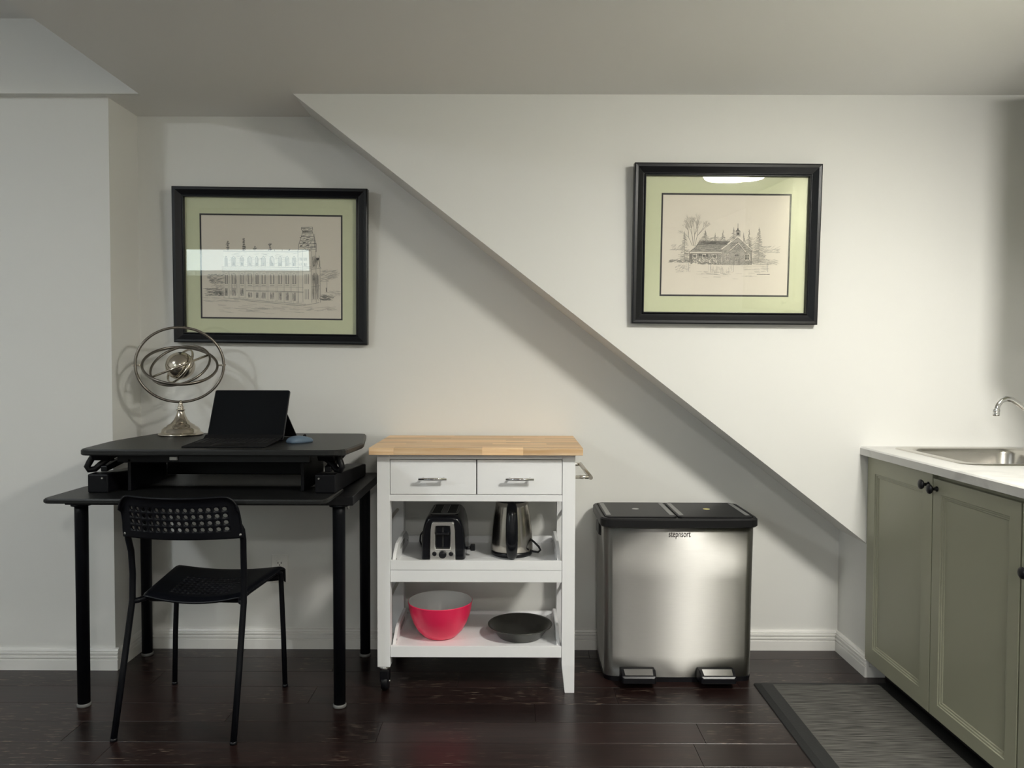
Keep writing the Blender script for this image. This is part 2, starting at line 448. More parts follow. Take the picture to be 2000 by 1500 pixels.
round_lamp(-2.85, 0.6, ZH, 0.172, LAMP_LEFT, (0.92, 0.97, 1.0), 'round white ceiling lamp on the raised ceiling at left')
round_lamp(0.3, -1.2, ZC, 0.172, LAMP_REAR_FILL, (1.0, 0.98, 0.925), 'added round white fill lamp behind the viewer')  # unseen lamp, added to raise the ambient light
# low basement window in the rear wall, mirrored in the left picture
W1 = struct(MB().box(-4.12, -2.40, YR - 0.08, YR + 0.02, 2.095, 2.135).box(-4.12, -2.40, YR - 0.08, YR + 0.03, 1.745, 1.785).box(-4.12, -4.08, YR - 0.08, YR + 0.02, 1.785, 2.095).box(-2.44, -2.40, YR - 0.08, YR + 0.02, 1.785, 2.095).build('window_1', M_TRIM), 'low wide basement window in the rear wall', 'window')
MB().box(-4.08, -2.44, YR - 0.06, YR - 0.057, 1.785, 2.095).build('pane', M_GLASS, W1)
WW = MB().box(-4.5, -2.0, YR - 0.75, YR - 0.70, 1.2, 1.87).box(-4.5, -4.45, YR - 0.70, YR - 0.11, 1.2, 1.87).box(-2.05, -2.0, YR - 0.70, YR - 0.11, 1.2, 1.87).box(-4.5, -2.0, YR - 0.75, YR - 0.11, 1.15, 1.2)  # unseen well, added so the mirrored window fades downwards
struct(WW.build('added_window_well', M_GREY), 'added grey well outside the basement window, darkening its lower part', 'window well')
# ================================================================== PICTURES
class Sketch:
    def __init__(s, fn): s.fn = fn; s.mb = MB(); s.w = 0.0012
    def line(s, pts, tone=1, w=None, jit=0.0):
        w = (w or 1.0) * s.w; s.mb.cur = tone
        P = [s.fn(x + random.uniform(-jit, jit), y + random.uniform(-jit, jit)) for x, y in pts]
        for (a, b) in zip(P, P[1:]):
            dx, dz = b[0] - a[0], b[2] - a[2]; l = math.hypot(dx, dz) or 1e-6
            nx, nz = -dz / l * w / 2, dx / l * w / 2
            s.mb.add([(a[0] + nx, a[1], a[2] + nz), (a[0] - nx, a[1], a[2] - nz), (b[0] - nx, b[1], b[2] - nz), (b[0] + nx, b[1], b[2] + nz)], [(0, 1, 2, 3)])
    def fill(s, poly, tone=0):
        s.mb.cur = tone
        P = [s.fn(x, y) for x, y in poly]
        s.mb.add([(p[0], p[1] + 0.00008, p[2]) for p in P], [tuple(range(len(P)))])
    def hatch(s, x0, y0, x1, y1, n, tone=0, slant=0.25, w=0.8, lx=None):
        for k in range(n):
            x = random.uniform(x0, x1); y = random.uniform(y0, y1); l = random.uniform(0.4, 1.0) * (lx or (x1 - x0) * 0.25)
            s.line([(x - l / 2, y + l * slant / 2), (x + l / 2, y - l * slant / 2)], tone, w)
    def vhatch(s, x0, y0, x1, y1, n, tone=0, w=0.8):
        for k in range(n):
            x = random.uniform(x0, x1); a = random.uniform(y0, y1); b = random.uniform(y0, y1)
            s.line([(x, a), (x + random.uniform(-3, 3), b)], tone, w)
PENS = [M_PEN1, M_PEN2, M_PEN3, M_PENW]

def picture(name, label, corners, inner, prt, yw, th, draw, tilt, lean=0.04):
    """corners/inner/prt: (x0,x1,z0,z1) before the slight hanging tilt (radians, clockwise positive)"""
    x0, x1, z0, z1 = corners
    cx, cz = (x0 + x1) / 2, (z0 + z1) / 2
    t = thing(name, label, 'picture', (cx, yw, z0))
    c, s_ = math.cos(tilt), math.sin(tilt)
    def R(x, y, z):
        dx, dz = x - cx, z - cz
        rx, rz = cx + dx * c + dz * s_, -dx * s_ + dz * c      # hangs slightly askew and leans out at the top
        return (rx, y - (rz + (z1 - z0) / 2) * lean - 0.001, cz + rz - (yw - y) * lean)
    # moulding: four mitred sides sharing one profile, wide scoop falling to a raised lip
    i0, i1, k0, k1 = inner
    prof = [(0, 0.0), (0, th), (0.10, th + .003), (0.30, th + 0.002), (0.62, th - 0.006), (0.80, th - 0.010), (0.90, th - 0.004), (0.97, th - 0.004), (1.0, th - 0.012), (1.0, 0.0)]
    fr = MB()
    loops = []
    for q, d in prof:
        a0, a1, b0, b1 = x0 + (i0 - x0) * q, x1 + (i1 - x1) * q, z0 + (k0 - z0) * q, z1 + (k1 - z1) * q
        loops.append([R(a0, yw - d, b0), R(a1, yw - d, b0), R(a1, yw - d, b1), R(a0, yw - d, b1)])
    fr.loft(loops, False, False, smooth=False).build('frame', M_FRAME, t, bevel=0.0012)
    def slab(nm, x0, x1, z0, z1, ya, yb, m, par):
        mb = MB(); lo = [R(x0, ya, z0), R(x1, ya, z0), R(x1, ya, z1), R(x0, ya, z1)]; hi = [R(x0, yb, z0), R(x1, yb, z0), R(x1, yb, z1), R(x0, yb, z1)]
        return mb.loft([lo, hi], smooth=False).build(nm, m, par)
    def frameslab(nm, o, i, ya, yb, m, par):
        L = []
        for (r, y) in ((o, ya), (o, yb), (i, yb), (i, ya)):
            L.append([R(r[0], y, r[2]), R(r[1], y, r[2]), R(r[1], y, r[3]), R(r[0], y, r[3])])
        L.append(L[0])
        return MB().loft(L, False, False, smooth=False).build(nm, m, par)
    p0, p1, q0, q1 = prt; e = 0.0065
    slab('backing', i0 - .004, i1 + .004, k0 - .004, k1 + .004, yw - .002, yw - .006, M_PAPER, t)
    pr = slab('print', p0 - .01, p1 + .01, q0 - .01, q1 + .01, yw - .006, yw - .0068, M_PAPER, t)
    mt = frameslab('mat_board', (i0 - .003, i1 + .003, k0 - .003, k1 + .003), (p0 - e, p1 + e, q0 - e, q1 + e), yw - .0061, yw - .0085, M_MATG, t)
    frameslab('mat_inner_edge', (p0 - e - .003, p1 + e + .003, q0 - e - .003, q1 + e + .003), (p0, p1, q0, q1), yw - .0069, yw - .0078, M_MATB, mt)
    fn = lambda u, v: R(p0 + u * (p1 - p0), yw - .0072, q1 - v * (q1 - q0))
    sk = draw(fn)
    sk.mb.build('pencil_drawing', PENS, pr, weld=False)
    slab('glass', i0 - .002, i1 + .002, k0 - .002, k1 + .002, yw - .0105, yw - .0108, M_GLASS, t)

def draw_hall(fn):
    s = Sketch(lambda x, y: fn((x - 222) / 1683, (y - 78 - 20 * (x - 222) / 1683) / 1228)); L = s.line
    # main block
    s.fill([(485, 515), (1385, 515), (1385, 1150), (745, 1095), (485, 1075)], 3)
    s.fill([(1385, 500), (1545, 510), (1545, 1140), (1385, 1155)], 3)
    for y, tn in ((508, 1), (516, 0), (700, 1), (712, 0), (726, 1), (742, 0), (756, 1)):
        L([(465 if y > 600 else 485, y), (1385, y + 6), (1545, y - 8)], tn, 1.0)
    xs = [480, 540, 660, 740, 850, 912, 1010, 1118, 1205, 1290, 1372]
    for x in xs:
        L([(x, 756), (x, 1075 + max(0, (x - 740) * 0.1))], 0, 1.0); L([(x + 14, 756), (x + 14, 1075 + max(0, (x - 740) * .1))], 0, .8)
    for a, b in zip(xs, xs[1:]):
        m = (a + b + 14) / 2; w = min(26, (b - a) * .26)
        for q in (-1, 1):
            xx = m + q * w * 0.6
            s.line([(xx, 800), (xx, 905)], 1, 2.0); s.line([(xx + 8, 800), (xx + 8, 905)], 0, 1.2)
        L([(m - w, 905), (m - w, 805), (m - w * .6, 785), (m, 778), (m + w * .6, 785), (m + w, 805), (m + w, 905), (m - w, 905)], 1, .9)
        s.fill([(m - w, 920), (m + w, 920), (m + w, 930), (m - w, 930)], 0)
        # dormer windows in the roof
        s.fill([(m - w * .8, 590), (m + w * .8, 590), (m + w * .8, 690), (m - w * .8, 690)], 0)
        L([(m - w, 695), (m - w, 600), (m, 568), (m + w, 600), (m + w, 695)], 1, 1.0)
        s.fill([(m - w * .5, 650), (m + w * .5, 650), (m + w * .5, 688), (m - w * .5, 688)], 1)
        # ground floor windows
        y0 = 955 if m < 740 else 1008; y1 = 1050 if m < 740 else 1065 + (m - 740) * .08
        for q in (-.7, 0, .7):
            L([(m + q * w, y0), (m + q * w, y1)], 1 if q else 2, 1.6)
        s.vhatch(m - w, y0, m + w, y1, 10, 1, .9)
    s.hatch(500, 530, 1370, 690, 90, 0, .1, .8, 60)
    s.vhatch(550, 770, 660, 1060, 30, 0); s.vhatch(750, 770, 845, 900, 22, 0)
    L([(750, 945), (850, 938), (1450, 948)], 0); L([(750, 985), (1450, 1002)], 1, 1.4); L([(750, 993), (1450, 1012)], 0)
    L([(485, 1075), (745, 1095), (1440, 1150), (1480, 1150)], 1); L([(740, 1108), (1440, 1168), (1640, 1130)], 1, 1.2)
    for x in range(770, 1440, 16): L([(x, 1080 + (x - 770) * .06), (x, 1100 + (x - 770) * .075)], 0, .8)
    # finials
    for x, y0 in ((540, 385), (733, 352), (866, 445), (1048, 412), (1105, 490), (1195, 488), (1282, 482)):
        L([(x, y0), (x, 508)], 1, 1.2)
        for q in range(int((508 - y0) / 22)):
            yy = y0 + 14 + q * 22; d = random.choice((12, 18, 9))
            L([(x - d, yy), (x + d, yy)], 2, 1.5); s.hatch(x - d, yy - 6, x + d, yy + 8, 8, 1, .7, 1.1, d * 1.4)
    # tower
    s.fill([(1428, 225), (1562, 222), (1575, 330), (1606, 420), (1606, 505), (1388, 505), (1398, 420), (1430, 330)], 3)
    L([(1388, 505), (1398, 420), (1430, 330), (1445, 262), (1425, 250), (1428, 225), (1562, 222), (1565, 250), (1556, 262), (1575, 330), (1606, 420), (1606, 520)], 1, 1.5)
    for y, a, b, tn in ((237, 1428, 1562, 1), (258, 1430, 1560, 1), (298, 1440, 1560, 1), (335, 1428, 1576, 2), (385, 1412, 1590, 1), (418, 1400, 1600, 2), (460, 1395, 1605, 1), (490, 1390, 1606, 1)):
        L([(a, y), ((a + b) / 2, y + 5), (b, y - 2)], tn, 1.5)
    s.fill([(1443, 270), (1556, 268), (1556, 286), (1443, 288)], 2)
    for x, y in ((1480, 365), (1515, 360), (1412, 440), (1495, 430), (1540, 432), (1450, 400), (1570, 455)):
        s.fill([(x, y), (x + 28, y - 2), (x + 28, y + 14), (x, y + 16)], 2)
    s.hatch(1420, 310, 1585, 500, 60, 1, .3, .9, 40); s.hatch(1410, 340, 1595, 500, 24, 2, .2, .9, 30); s.hatch(1435, 230, 1555, 262, 24, 1, .05, .9, 50)
    L([(1585, 320), (1588, 470)], 1, 1.6); L([(1600, 400), (1604, 520)], 1, 1.2)
    # corner pavilion and right facade
    for x in (1385, 1440, 1545, 1600, 1650): L([(x, 500 + (x > 1600) * 120), (x + 4, 1130)], 1, 1.0)
    for x in (1470, 1490, 1510, 1570, 1620):
        L([(x, 785), (x, 905)], 1, 1.7); L([(x, 970), (x, 1090)], 1, 1.5)
    for x, y in ((1390, 588), (1450, 588), (1390, 650), (1455, 655)): s.fill([(x, y), (x + 44, y), (x + 44, y + 34), (x, y + 34)], 1)
    s.vhatch(1560, 560, 1645, 720, 40, 1); s.vhatch(1555, 760, 1650, 1110, 60, 0); s.vhatch(1560, 770, 1590, 900, 16, 1)
    s.fill([(1605, 595), (1640, 590), (1636, 618), (1608, 622)], 2)
    L([(1640, 560), (1645, 690), (1665, 720)], 1); L([(1545, 940), (1650, 925)], 1); L([(1545, 730), (1660, 712)], 1)
    # low house and trees right
    L([(1655, 870), (1700, 845), (1755, 870), (1655, 872)], 1); L([(1735, 870), (1735, 1000)], 1); L([(1725, 950), (1728, 1000)], 2, 2)
    s.hatch(1670, 740, 1860, 850, 70, 0, .35, .9, 70); s.hatch(1660, 1040, 1800, 1100, 60, 1, -.3, .9, 70); s.hatch(1700, 990, 1890, 1040, 20, 0, -.2, .8, 60)
    # trees left
    s.hatch(300, 790, 475, 900, 70, 1, .15, 1, 60); s.hatch(265, 960, 475, 1050, 90, 1, .1, 1, 70); s.hatch(340, 850, 475, 1000, 60, 0, .3, 1, 50); s.hatch(380, 1010, 475, 1050, 30, 2, .05, 1, 30)
    # ground
    s.hatch(260, 1070, 760, 1120, 40, 0, -.1, .8, 120); s.hatch(400, 1150, 1500, 1260, 46, 0, -.08, .8, 160); s.hatch(1500, 1180, 1850, 1230, 22, 0, .1, .8, 110)
    return s

def draw_school(fn):
    s = Sketch(lambda x, y: fn((x - 44 + .016 * (y + 300)) / 1960, (y + 308) / 1556)); L = s.line; s.w = 0.0010
    def spruce(x, yt, yb, w, tn, n):
        L([(x, yt - 12), (x, yb)], tn, 1)
        for k in range(n):
            t = (k + random.random()) / n; y = yt + (yb - yt) * t; d = w * (0.08 + t * .92) * random.uniform(.5, 1)
            q = random.choice((-1, 1))
            L([(x, y), (x + q * d * .6, y + 12), (x + q * d, y + random.uniform(2, 24))], tn if random.random() < .6 else 0, .9)
    # bare tree
    def branch(x, y, a, l, d):
        x2, y2 = x + l * math.sin(a), y - l * math.cos(a)
        L([(x, y), (x2, y2)], 0 if d < 3 else 1, .35 + d * .25)
        if d:
            for q in range(3): branch(x2, y2, a + random.uniform(-.55, .55), l * random.uniform(.55, .78), d - 1)
    branch(515, 480, -.12, 165, 4); branch(540, 470, .25, 150, 4); branch(500, 480, -.42, 140, 4); branch(525, 480, .05, 170, 4)
    spruce(380, 270, 700, 130, 1, 90); spruce(700, 240, 420, 85, 1, 55); spruce(855, 290, 410, 50, 1, 26); spruce(975, 245, 410, 65, 1, 40)
    spruce(1140, 200, 380, 70, 1, 40); spruce(1295, 285, 480, 60, 1, 34); spruce(1380, 230, 560, 80, 1, 60); spruce(1535, 200, 740, 150, 1, 130)
    s.hatch(600, 340, 1160, 420, 120, 0, .4, .9, 60); s.hatch(1320, 350, 1480, 560, 70, 0, .6, .9, 60)
    # long wing
    s.fill([(615, 408), (1080, 408), (1000, 500), (950, 585), (455, 578), (560, 500)], 0)
    s.fill([(465, 600), (955, 600), (955, 770), (465, 750)], 0)
    L([(615, 406), (1085, 406)], 2, 2); L([(455, 578), (560, 500), (615, 408)], 2, 1.4)
    for k in range(9): L([(600 - k * 16, 420 + k * 18), (1060 - k * 12, 420 + k * 18)], 1, .9)
    s.hatch(610, 415, 1040, 470, 170, 1, .05, 1, 90); s.hatch(540, 480, 960, 570, 100, 1, .2, .8, 70); s.hatch(640, 410, 1040, 450, 70, 2, .03, .9, 80)
    L([(480, 590), (950, 590)], 3, 3); L([(480, 600), (950, 600)], 2, 1.4)
    s.vhatch(465, 605, 955, 660, 170, 1, 1.1); s.vhatch(580, 605, 740, 650, 50, 2, 1); s.vhatch(460, 600, 500, 750, 30, 1)
    for x in (510, 660, 820): L([(x, 670), (x, 615), (x + 56, 615), (x + 56, 670)], 3, 2); s.fill([(x + 8, 624), (x + 48, 624), (x + 48, 660), (x + 8, 660)], 1)
    s.hatch(480, 660, 950, 760, 190, 1, .8, .9, 40); s.hatch(500, 670, 940, 760, 80, 3, -.7, 1.6, 30); s.hatch(600, 735, 960, 775, 80, 1, -.1, 1, 50)
    L([(455, 580), (460, 750)], 2, 1.2)
    # gable end
    s.fill([(1205, 340), (1425, 540), (1420, 775), (965, 780), (960, 540)], 0)
    s.hatch(980, 545, 1410, 770, 260, 1, .6, .8, 34); s.hatch(1090, 420, 1330, 545, 190, 1, .6, .8, 34)
    for k in range(60):
        x = random.uniform(1120, 1300); s.line([(x, 780), (x + 4, random.uniform(600, 700))], 0, .8)
    L([(950, 535), (1205, 335), (1432, 535)], 3, 4); L([(945, 545), (1205, 350), (1435, 545)], 2, 1.2); L([(1075, 560), (1215, 430), (1330, 570)], 3, 2.5); L([(1080, 572), (1215, 445), (1326, 580)], 2, 1)
    L([(960, 545), (968, 780)], 1, 1.4); L([(1428, 540), (1420, 775)], 2, 1.6); L([(1078, 575), (1078, 775)], 1); L([(1325, 580), (1322, 775)], 1)
    for x in (1015, 1325):
        s.fill([(x, 610), (x + 55, 610), (x + 55, 690), (x, 690)], 2); L([(x - 4, 605), (x - 4, 700), (x + 60, 700), (x + 60, 605), (x - 4, 605)], 3, 2)
        L([(x + 28, 605), (x + 28, 695)], 3, 1.6); L([(x, 650), (x + 56, 650)], 3, 1.6)
    s.fill([(1165, 660), (1235, 660), (1235, 775), (1165, 775)], 3); L([(1165, 775), (1165, 660), (1235, 660), (1235, 775)], 1); L([(1200, 660), (1200, 775)], 1)
    s.fill([(1165, 615), (1230, 612), (1230, 640), (1168, 640)], 2); s.vhatch(1330, 700, 1420, 775, 40, 1)
    # belfry
    s.fill([(1178, 255), (1240, 255), (1240, 330), (1178, 330)], 0); L([(1168, 250), (1190, 235), (1205, 195), (1205, 130)], 2, 1.2); L([(1205, 195), (1222, 235), (1245, 250), (1168, 250)], 2, 1.2)
    s.fill([(1168, 250), (1190, 235), (1205, 195), (1222, 235), (1245, 250)], 1); L([(1178, 250), (1178, 335)], 1); L([(1240, 250), (1240, 335)], 1); s.fill([(1195, 270), (1225, 270), (1225, 305), (1195, 305)], 2)
    s.fill([(960, 345), (1000, 345), (1000, 410), (960, 410)], 3); L([(960, 410), (960, 345), (1000, 345), (1000, 410)], 1)
    # ground, fence posts, far hedge
    L([(150, 548), (300, 545)], 1); s.hatch(180, 470, 320, 550, 40, 0, .7, .8, 40); s.hatch(150, 700, 460, 745, 80, 1, .25, .9, 60); s.hatch(1440, 690, 1830, 770, 90, 0, -.2, .8, 70)
    s.hatch(1600, 480, 1850, 580, 70, 0, .5, .8, 50); L([(1620, 570), (1860, 575)], 1); s.hatch(1450, 540, 1640, 700, 70, 0, .7, .8, 50)
    for x in (430, 770, 1125, 1665):
        s.fill([(x - 10, 700 if x > 1000 else 725), (x + 10, 700 if x > 1000 else 725), (x + 12, 880), (x - 8, 880)], 3); L([(x + 12, 730), (x + 14, 885)], 1, 1.2); L([(x - 10, 730), (x - 8, 870)], 0, 1)
    for x in (365, 385, 400, 1440, 1520): L([(x, 670), (x + 4, 740)], 1)
    L([(1440, 715), (1520, 700)], 1); L([(1440, 755), (1560, 770), (1720, 760)], 1, 1.2)
    s.hatch(240, 780, 480, 900, 70, 0, .5, .8, 40); s.vhatch(780, 790, 1100, 920, 40, 0); s.hatch(600, 880, 1100, 930, 34, 0, -.05, .8, 90); s.hatch(1300, 790, 1650, 900, 24, 0, .05, .8, 120); s.hatch(400, 900, 1500, 1000, 16, 0, -.03, .7, 160)
    L([(1510, 922), (1540, 916), (1570, 924), (1610, 920), (1650, 924), (1710, 920)], 2, 1); L([(1510, 926), (1710, 925)], 1, .8)
    return s

picture('framed_drawing', 'black framed pencil drawing of a towered hall above the desk',
        (-1.442, -0.619, 1.3205, 1.975), (-1.3955, -0.669, 1.364, 1.9335), (-1.328, -0.735, 1.430, 1.860), WB, 0.03, draw_hall, 0.0115)
picture('framed_drawing', 'black framed pencil drawing of a schoolhouse on the stair wall',
        (0.4605, 1.1805, 1.394, 2.0085), (0.508, 1.134, 1.440, 1.9605), (0.576, 1.066, 1.508, 1.891), WF, 0.03, draw_school, 0.006)

# ================================================================== DESK
D = thing('desk', 'black rectangular desk with round tube legs under the standing converter', 'desk', (-1.08, 3.0, 0))
MB().box(-1.588, -0.567, 2.70, 3.28, 0.735, 0.768).build('desktop', M_DESK, D, bevel=0.002)
for x in (-1.547, -0.624):
    for y in (2.733, 3.212):
        lg = MB().lathe([(0.021, 0.012), (0.0225, 0.70), (0.0225, 0.728)], (x, y, 0), 24).build('leg', M_LEG, D)
        MB().lathe([(0.034, 0.728), (0.034, 0.7349)], (x, y, 0), 24).build('mounting_plate', M_LEG, lg)
        MB().lathe([(0.0205, 0.0), (0.024, 0.002), (0.024, 0.010), (0.021, 0.013)], (x, y, 0), 24).build('foot', M_FOOT, lg)
MB().lathe([(0.004, 0), (0.004, -0.016)], (-0.589, 2.725, 0.734), 12).build('screw', M_SCREW, D)

# ------------------------------------------------------------------ standing desk converter
V = thing('desk_converter', 'black height-adjustable desk riser standing on the desk', 'desk riser', (-1.08, 2.95, 0.768))
def inset_poly(p, d):
    c = (sum(q[0] for q in p) / len(p), sum(q[1] for q in p) / len(p))
    return [(x + (c[0] - x) / math.hypot(c[0] - x, c[1] - y) * d, y + (c[1] - y) / math.hypot(c[0] - x, c[1] - y) * d) for x, y in p]
def roundpoly(p, r, n=5):
    out = []
    for i in range(len(p)):
        a, b, c = Vector(p[i - 1]), Vector(p[i]), Vector(p[(i + 1) % len(p)])
        rr = r[i] if isinstance(r, (list, tuple)) else r
        u = b + (a - b).normalized() * rr; w = b + (c - b).normalized() * rr
        for k in range(n + 1):
            t = k / n; out.append(tuple((1 - t) ** 2 * u + 2 * t * (1 - t) * b + t * t * w))
    return out
top = roundpoly([(-1.475, 2.587), (-0.575, 2.587), (-0.553, 2.83), (-0.612, 3.19), (-1.472, 3.195), (-1.508, 2.87)], [.035, .05, .03, .04, .04, .05])
MB().loft([Z(inset_poly(top, .004), .924), Z(top, .928), Z(top, .940), Z(inset_poly(top, .005), .945)], smooth=False).build('riser_top', M_CONV, V)
tray = roundpoly([(-1.577, 2.542), (-0.619, 2.537), (-0.617, 2.80), (-1.574, 2.82)], [.03, .035, .03, .03])
MB().loft([Z(inset_poly(tray, .005), .7685), Z(tray, .772), Z(tray, .780), Z(inset_poly(tray, .006), .785)], smooth=False).build('keyboard_tray', M_CONV, V)
MB().box(-1.145, -0.697, 2.615, 2.627, .899, .9235).build('front_apron', M_CONVG, V, bevel=.002)
MB().box(-1.175, -1.150, 2.612, 2.622, .906, .9175).build('label_tab', M_GREY, V, bevel=.001)
MB().box(-1.36, -0.79, 3.0, 3.02, .80, .90).build('rear_panel', M_CONVM, V, bevel=.003)
MB().box(-1.40, -0.72, 2.70, 2.74, .885, .9235).build('lift_crossbar', M_CONVM, V, bevel=.004)
for sg, cx in ((-1, -1.447), (1, -0.655)):
    xo = cx + sg * .036; xi = cx - sg * .036
    a, b = min(xo, xi), max(xo, xi)
    MB().prism([(2.66, .7855), (3.21, .7685), (3.21, .815), (3.16, .822), (2.78, .845), (2.70, .852), (2.66, .850)], 'x', a, b).build('base_rail', M_CONVM, V, bevel=.004)
    rb = .012
    MB().prism([(2.70, .853), (3.12, .905), (3.12, .923), (3.05, .923), (2.76, .882), (2.70, .874)], 'x', cx - rb, cx + rb).build('lift_arm', M_CONVM, V, bevel=.004)
    MB().prism([(2.66, .9235), (2.82, .9235), (2.80, .905), (2.68, .895)], 'x', cx - .03, cx + .03).build('arm_bracket', M_CONVM, V, bevel=.004)
    hx = cx + sg * .035
    MB().tube([(hx, 2.70, .922), (hx + sg * .004, 2.70, .905), (hx + sg * .012, 2.695, .888), (hx + sg * .018, 2.69, .872), (hx + sg * .012, 2.69, .862), (hx - sg * .004, 2.70, .863), (hx - sg * .018, 2.71, .878), (hx - sg * .042, 2.72, .897), (hx - sg * .055, 2.73, .900)], .011, 10).build('release_lever', M_CONVM, V)
    MB().box(cx - sg * .09 - .006, cx - sg * .09 + .006, 2.70, 2.98, .786, .90).build('inner_bracket', M_CONVM, V, bevel=.002)
    MB().lathe([(.003, 0), (.003, .006)], (cx - sg * .02, 2.655, .838), 10, axis=(0, -1, 0)).build('screw', M_SCREW, V)

# ------------------------------------------------------------------ armillary ornament
G = thing('armillary_sphere', 'antique nickel armillary ornament with nested rings on a bell foot', 'ornament', (-1.345, 3.10, .945))
gx, gy = -1.346, 3.10
MB().lathe([(.001, .945), (.084, .945), (.0865, .949), (.0840, .954), (.076, .957), (.0735, .960), (.071, .970), (.062, .978), (.054, .982), (.052, .986), (.038, .994), (.026, 1.008), (.0185, 1.024), (.0135, 1.040), (.0135, 1.043), (.017, 1.045), (.017, 1.049), (.012, 1.051), (.011, 1.054), (.013, 1.058), (.010, 1.063), (.007, 1.066), (.0095, 1.070), (.007, 1.075), (.006, 1.085)], (gx, gy, 0), 48).build('bell_foot', M_NICKEL, G)
rc = Vector((gx, gy, 1.2295))
GZ = Matrix.Rotation(math.radians(23.5), 3, 'Z')
Q = lambda x, y, z: GZ @ Vector((x, y, z))
MB().ring(rc, Q(0, -1, 0), .1645, .012, .011, 72, sz=.915).build('outer_ring', M_NICKD, G)
for sx in (-1, 1):
    MB().tube([rc + Q(sx * .173, 0, -.002), rc + Q(sx * .137, 0, -.002)], .0036, 10).build('pivot_pin', M_NICKEL, G)
r1 = rc + Vector((0, 0, -.002))
MB().ring(r1, Q(0, -.53, .85), .140, .013, .010, 72).build('middle_ring', M_NICKD, G)
a = math.radians(23)
maj = Q(math.cos(a), 0, math.sin(a)); per = Q(-math.sin(a), 0, math.cos(a)); fw = Q(0, -1, 0)
MB().ring(r1, per * .80 + fw * .60, .1165, .011, .009, 64).build('inner_ring', M_NICKD, G)
bl = r1 + Vector((0, 0, -.003))
core = MB().lathe([(.0565 * math.sin(PI * k / 24) + 1e-5, -.0565 * math.cos(PI * k / 24)) for k in range(25)], bl, 40).build('core_sphere', M_NICKEL, G)
MB().tube([bl - maj * .113 + fw * .004, bl - maj * .05 + fw * .035, bl + fw * .063, bl + maj * .05 + fw * .035, bl + maj * .113 + fw * .004], .0046, 10).build('axis_rod', M_NICKEL, G)
b2 = math.radians(58); mj2 = Q(math.cos(b2), 0, math.sin(b2)); pr2 = Q(-math.sin(b2), 0, math.cos(b2))
MB().ring(bl, pr2 * .93 + fw * .36, .075, .011, .006, 56).build('sphere_band', M_NICKEL, G)

# ------------------------------------------------------------------ tablet with keyboard cover
T = thing('tablet_computer', 'black tablet computer with keyboard cover and kickstand on the riser', 'tablet', (-1.005, 2.80, .945))
def scr(u, v, d=0):   # u across, v up the tilted screen, d behind it
    sl = Vector((0, .095, .184)).normalized(); nn = Vector((0, sl.z, -sl.y))
    return Vector((-1.1485 + .287 * u, 2.862, .9495)) + sl * (.207 * v) + nn * d
def scrslab(u0, u1, v0, v1, d0, d1, r=.02):
    p = rrect(u0, u1, v0, v1, r, 4)
    return MB().loft([[scr(x, y, d0) for x, y in p], [scr(x, y, d1) for x, y in p]], smooth=False)
sh = scrslab(0, 1, 0, 1, .0, .009, .03).build('tablet_body', M_TAB, T, bevel=.001)
scrslab(.012, .988, .018, .982, -.0005, .0, .02).build('screen', M_SCREEN, sh)
ks = [scr(0, .52, .010), scr(1, .52, .010), Vector((-.8615, 3.045, .9455)), Vector((-1.1485, 3.045, .9455))]
kb = [p + Vector((0, .004, .002)) for p in ks]
MB().loft([ks, kb], smooth=False).build('kickstand', M_TAB, T)
c0 = [(-1.1485, 2.645, .9455), (-.8615, 2.645, .9455), (-.8615, 2.835, .9545), (-1.1485, 2.835, .9545)]
KBD = MB().loft([c0, [(x, y, z + .0045) for x, y, z in c0]], smooth=False).build('keyboard_cover', M_KEYB, T, bevel=.0012)
hg = [(-1.1485, 2.833, .9545), (-.8615, 2.833, .9545), (-.8615, 2.858, .968), (-1.1485, 2.858, .968)]
MB().loft([hg, [(x, y, z + .003) for x, y, z in hg]], smooth=False).build('hinge_flap', M_KEYB, KBD)
km = MB()
for r in range(6):
    for k in range(14):
        x = -1.135 + k * .0187; y = 2.722 + r * .0185; z = .950 + (y - 2.645) / .19 * .009
        if r == 0 and 4 <= k <= 8: continue
        lo = [(x, y, z), (x + .016, y, z), (x + .016, y + .0155, z + .0007), (x, y + .0155, z + .0007)]
        km.loft([lo, [(p[0], p[1], p[2] + .0016) for p in lo]], smooth=False)
x, y = -1.06, 2.722; z = .9537
lo = [(x, y, z), (x + .09, y, z), (x + .09, y + .0155, z + .0007), (x, y + .0155, z + .0007)]
km.loft([lo, [(p[0], p[1], p[2] + .0016) for p in lo]], smooth=False)
ko = km.build('keys', M_KEY, KBD); ko['kind'] = 'stuff'
tp = [(-1.055, 2.66, .9513), (-.955, 2.66, .9513), (-.955, 2.71, .9537), (-1.055, 2.71, .9537)]
MB().loft([tp, [(p[0], p[1], p[2] + .0004) for p in tp]], smooth=False).build('touchpad', M_TAB, KBD)

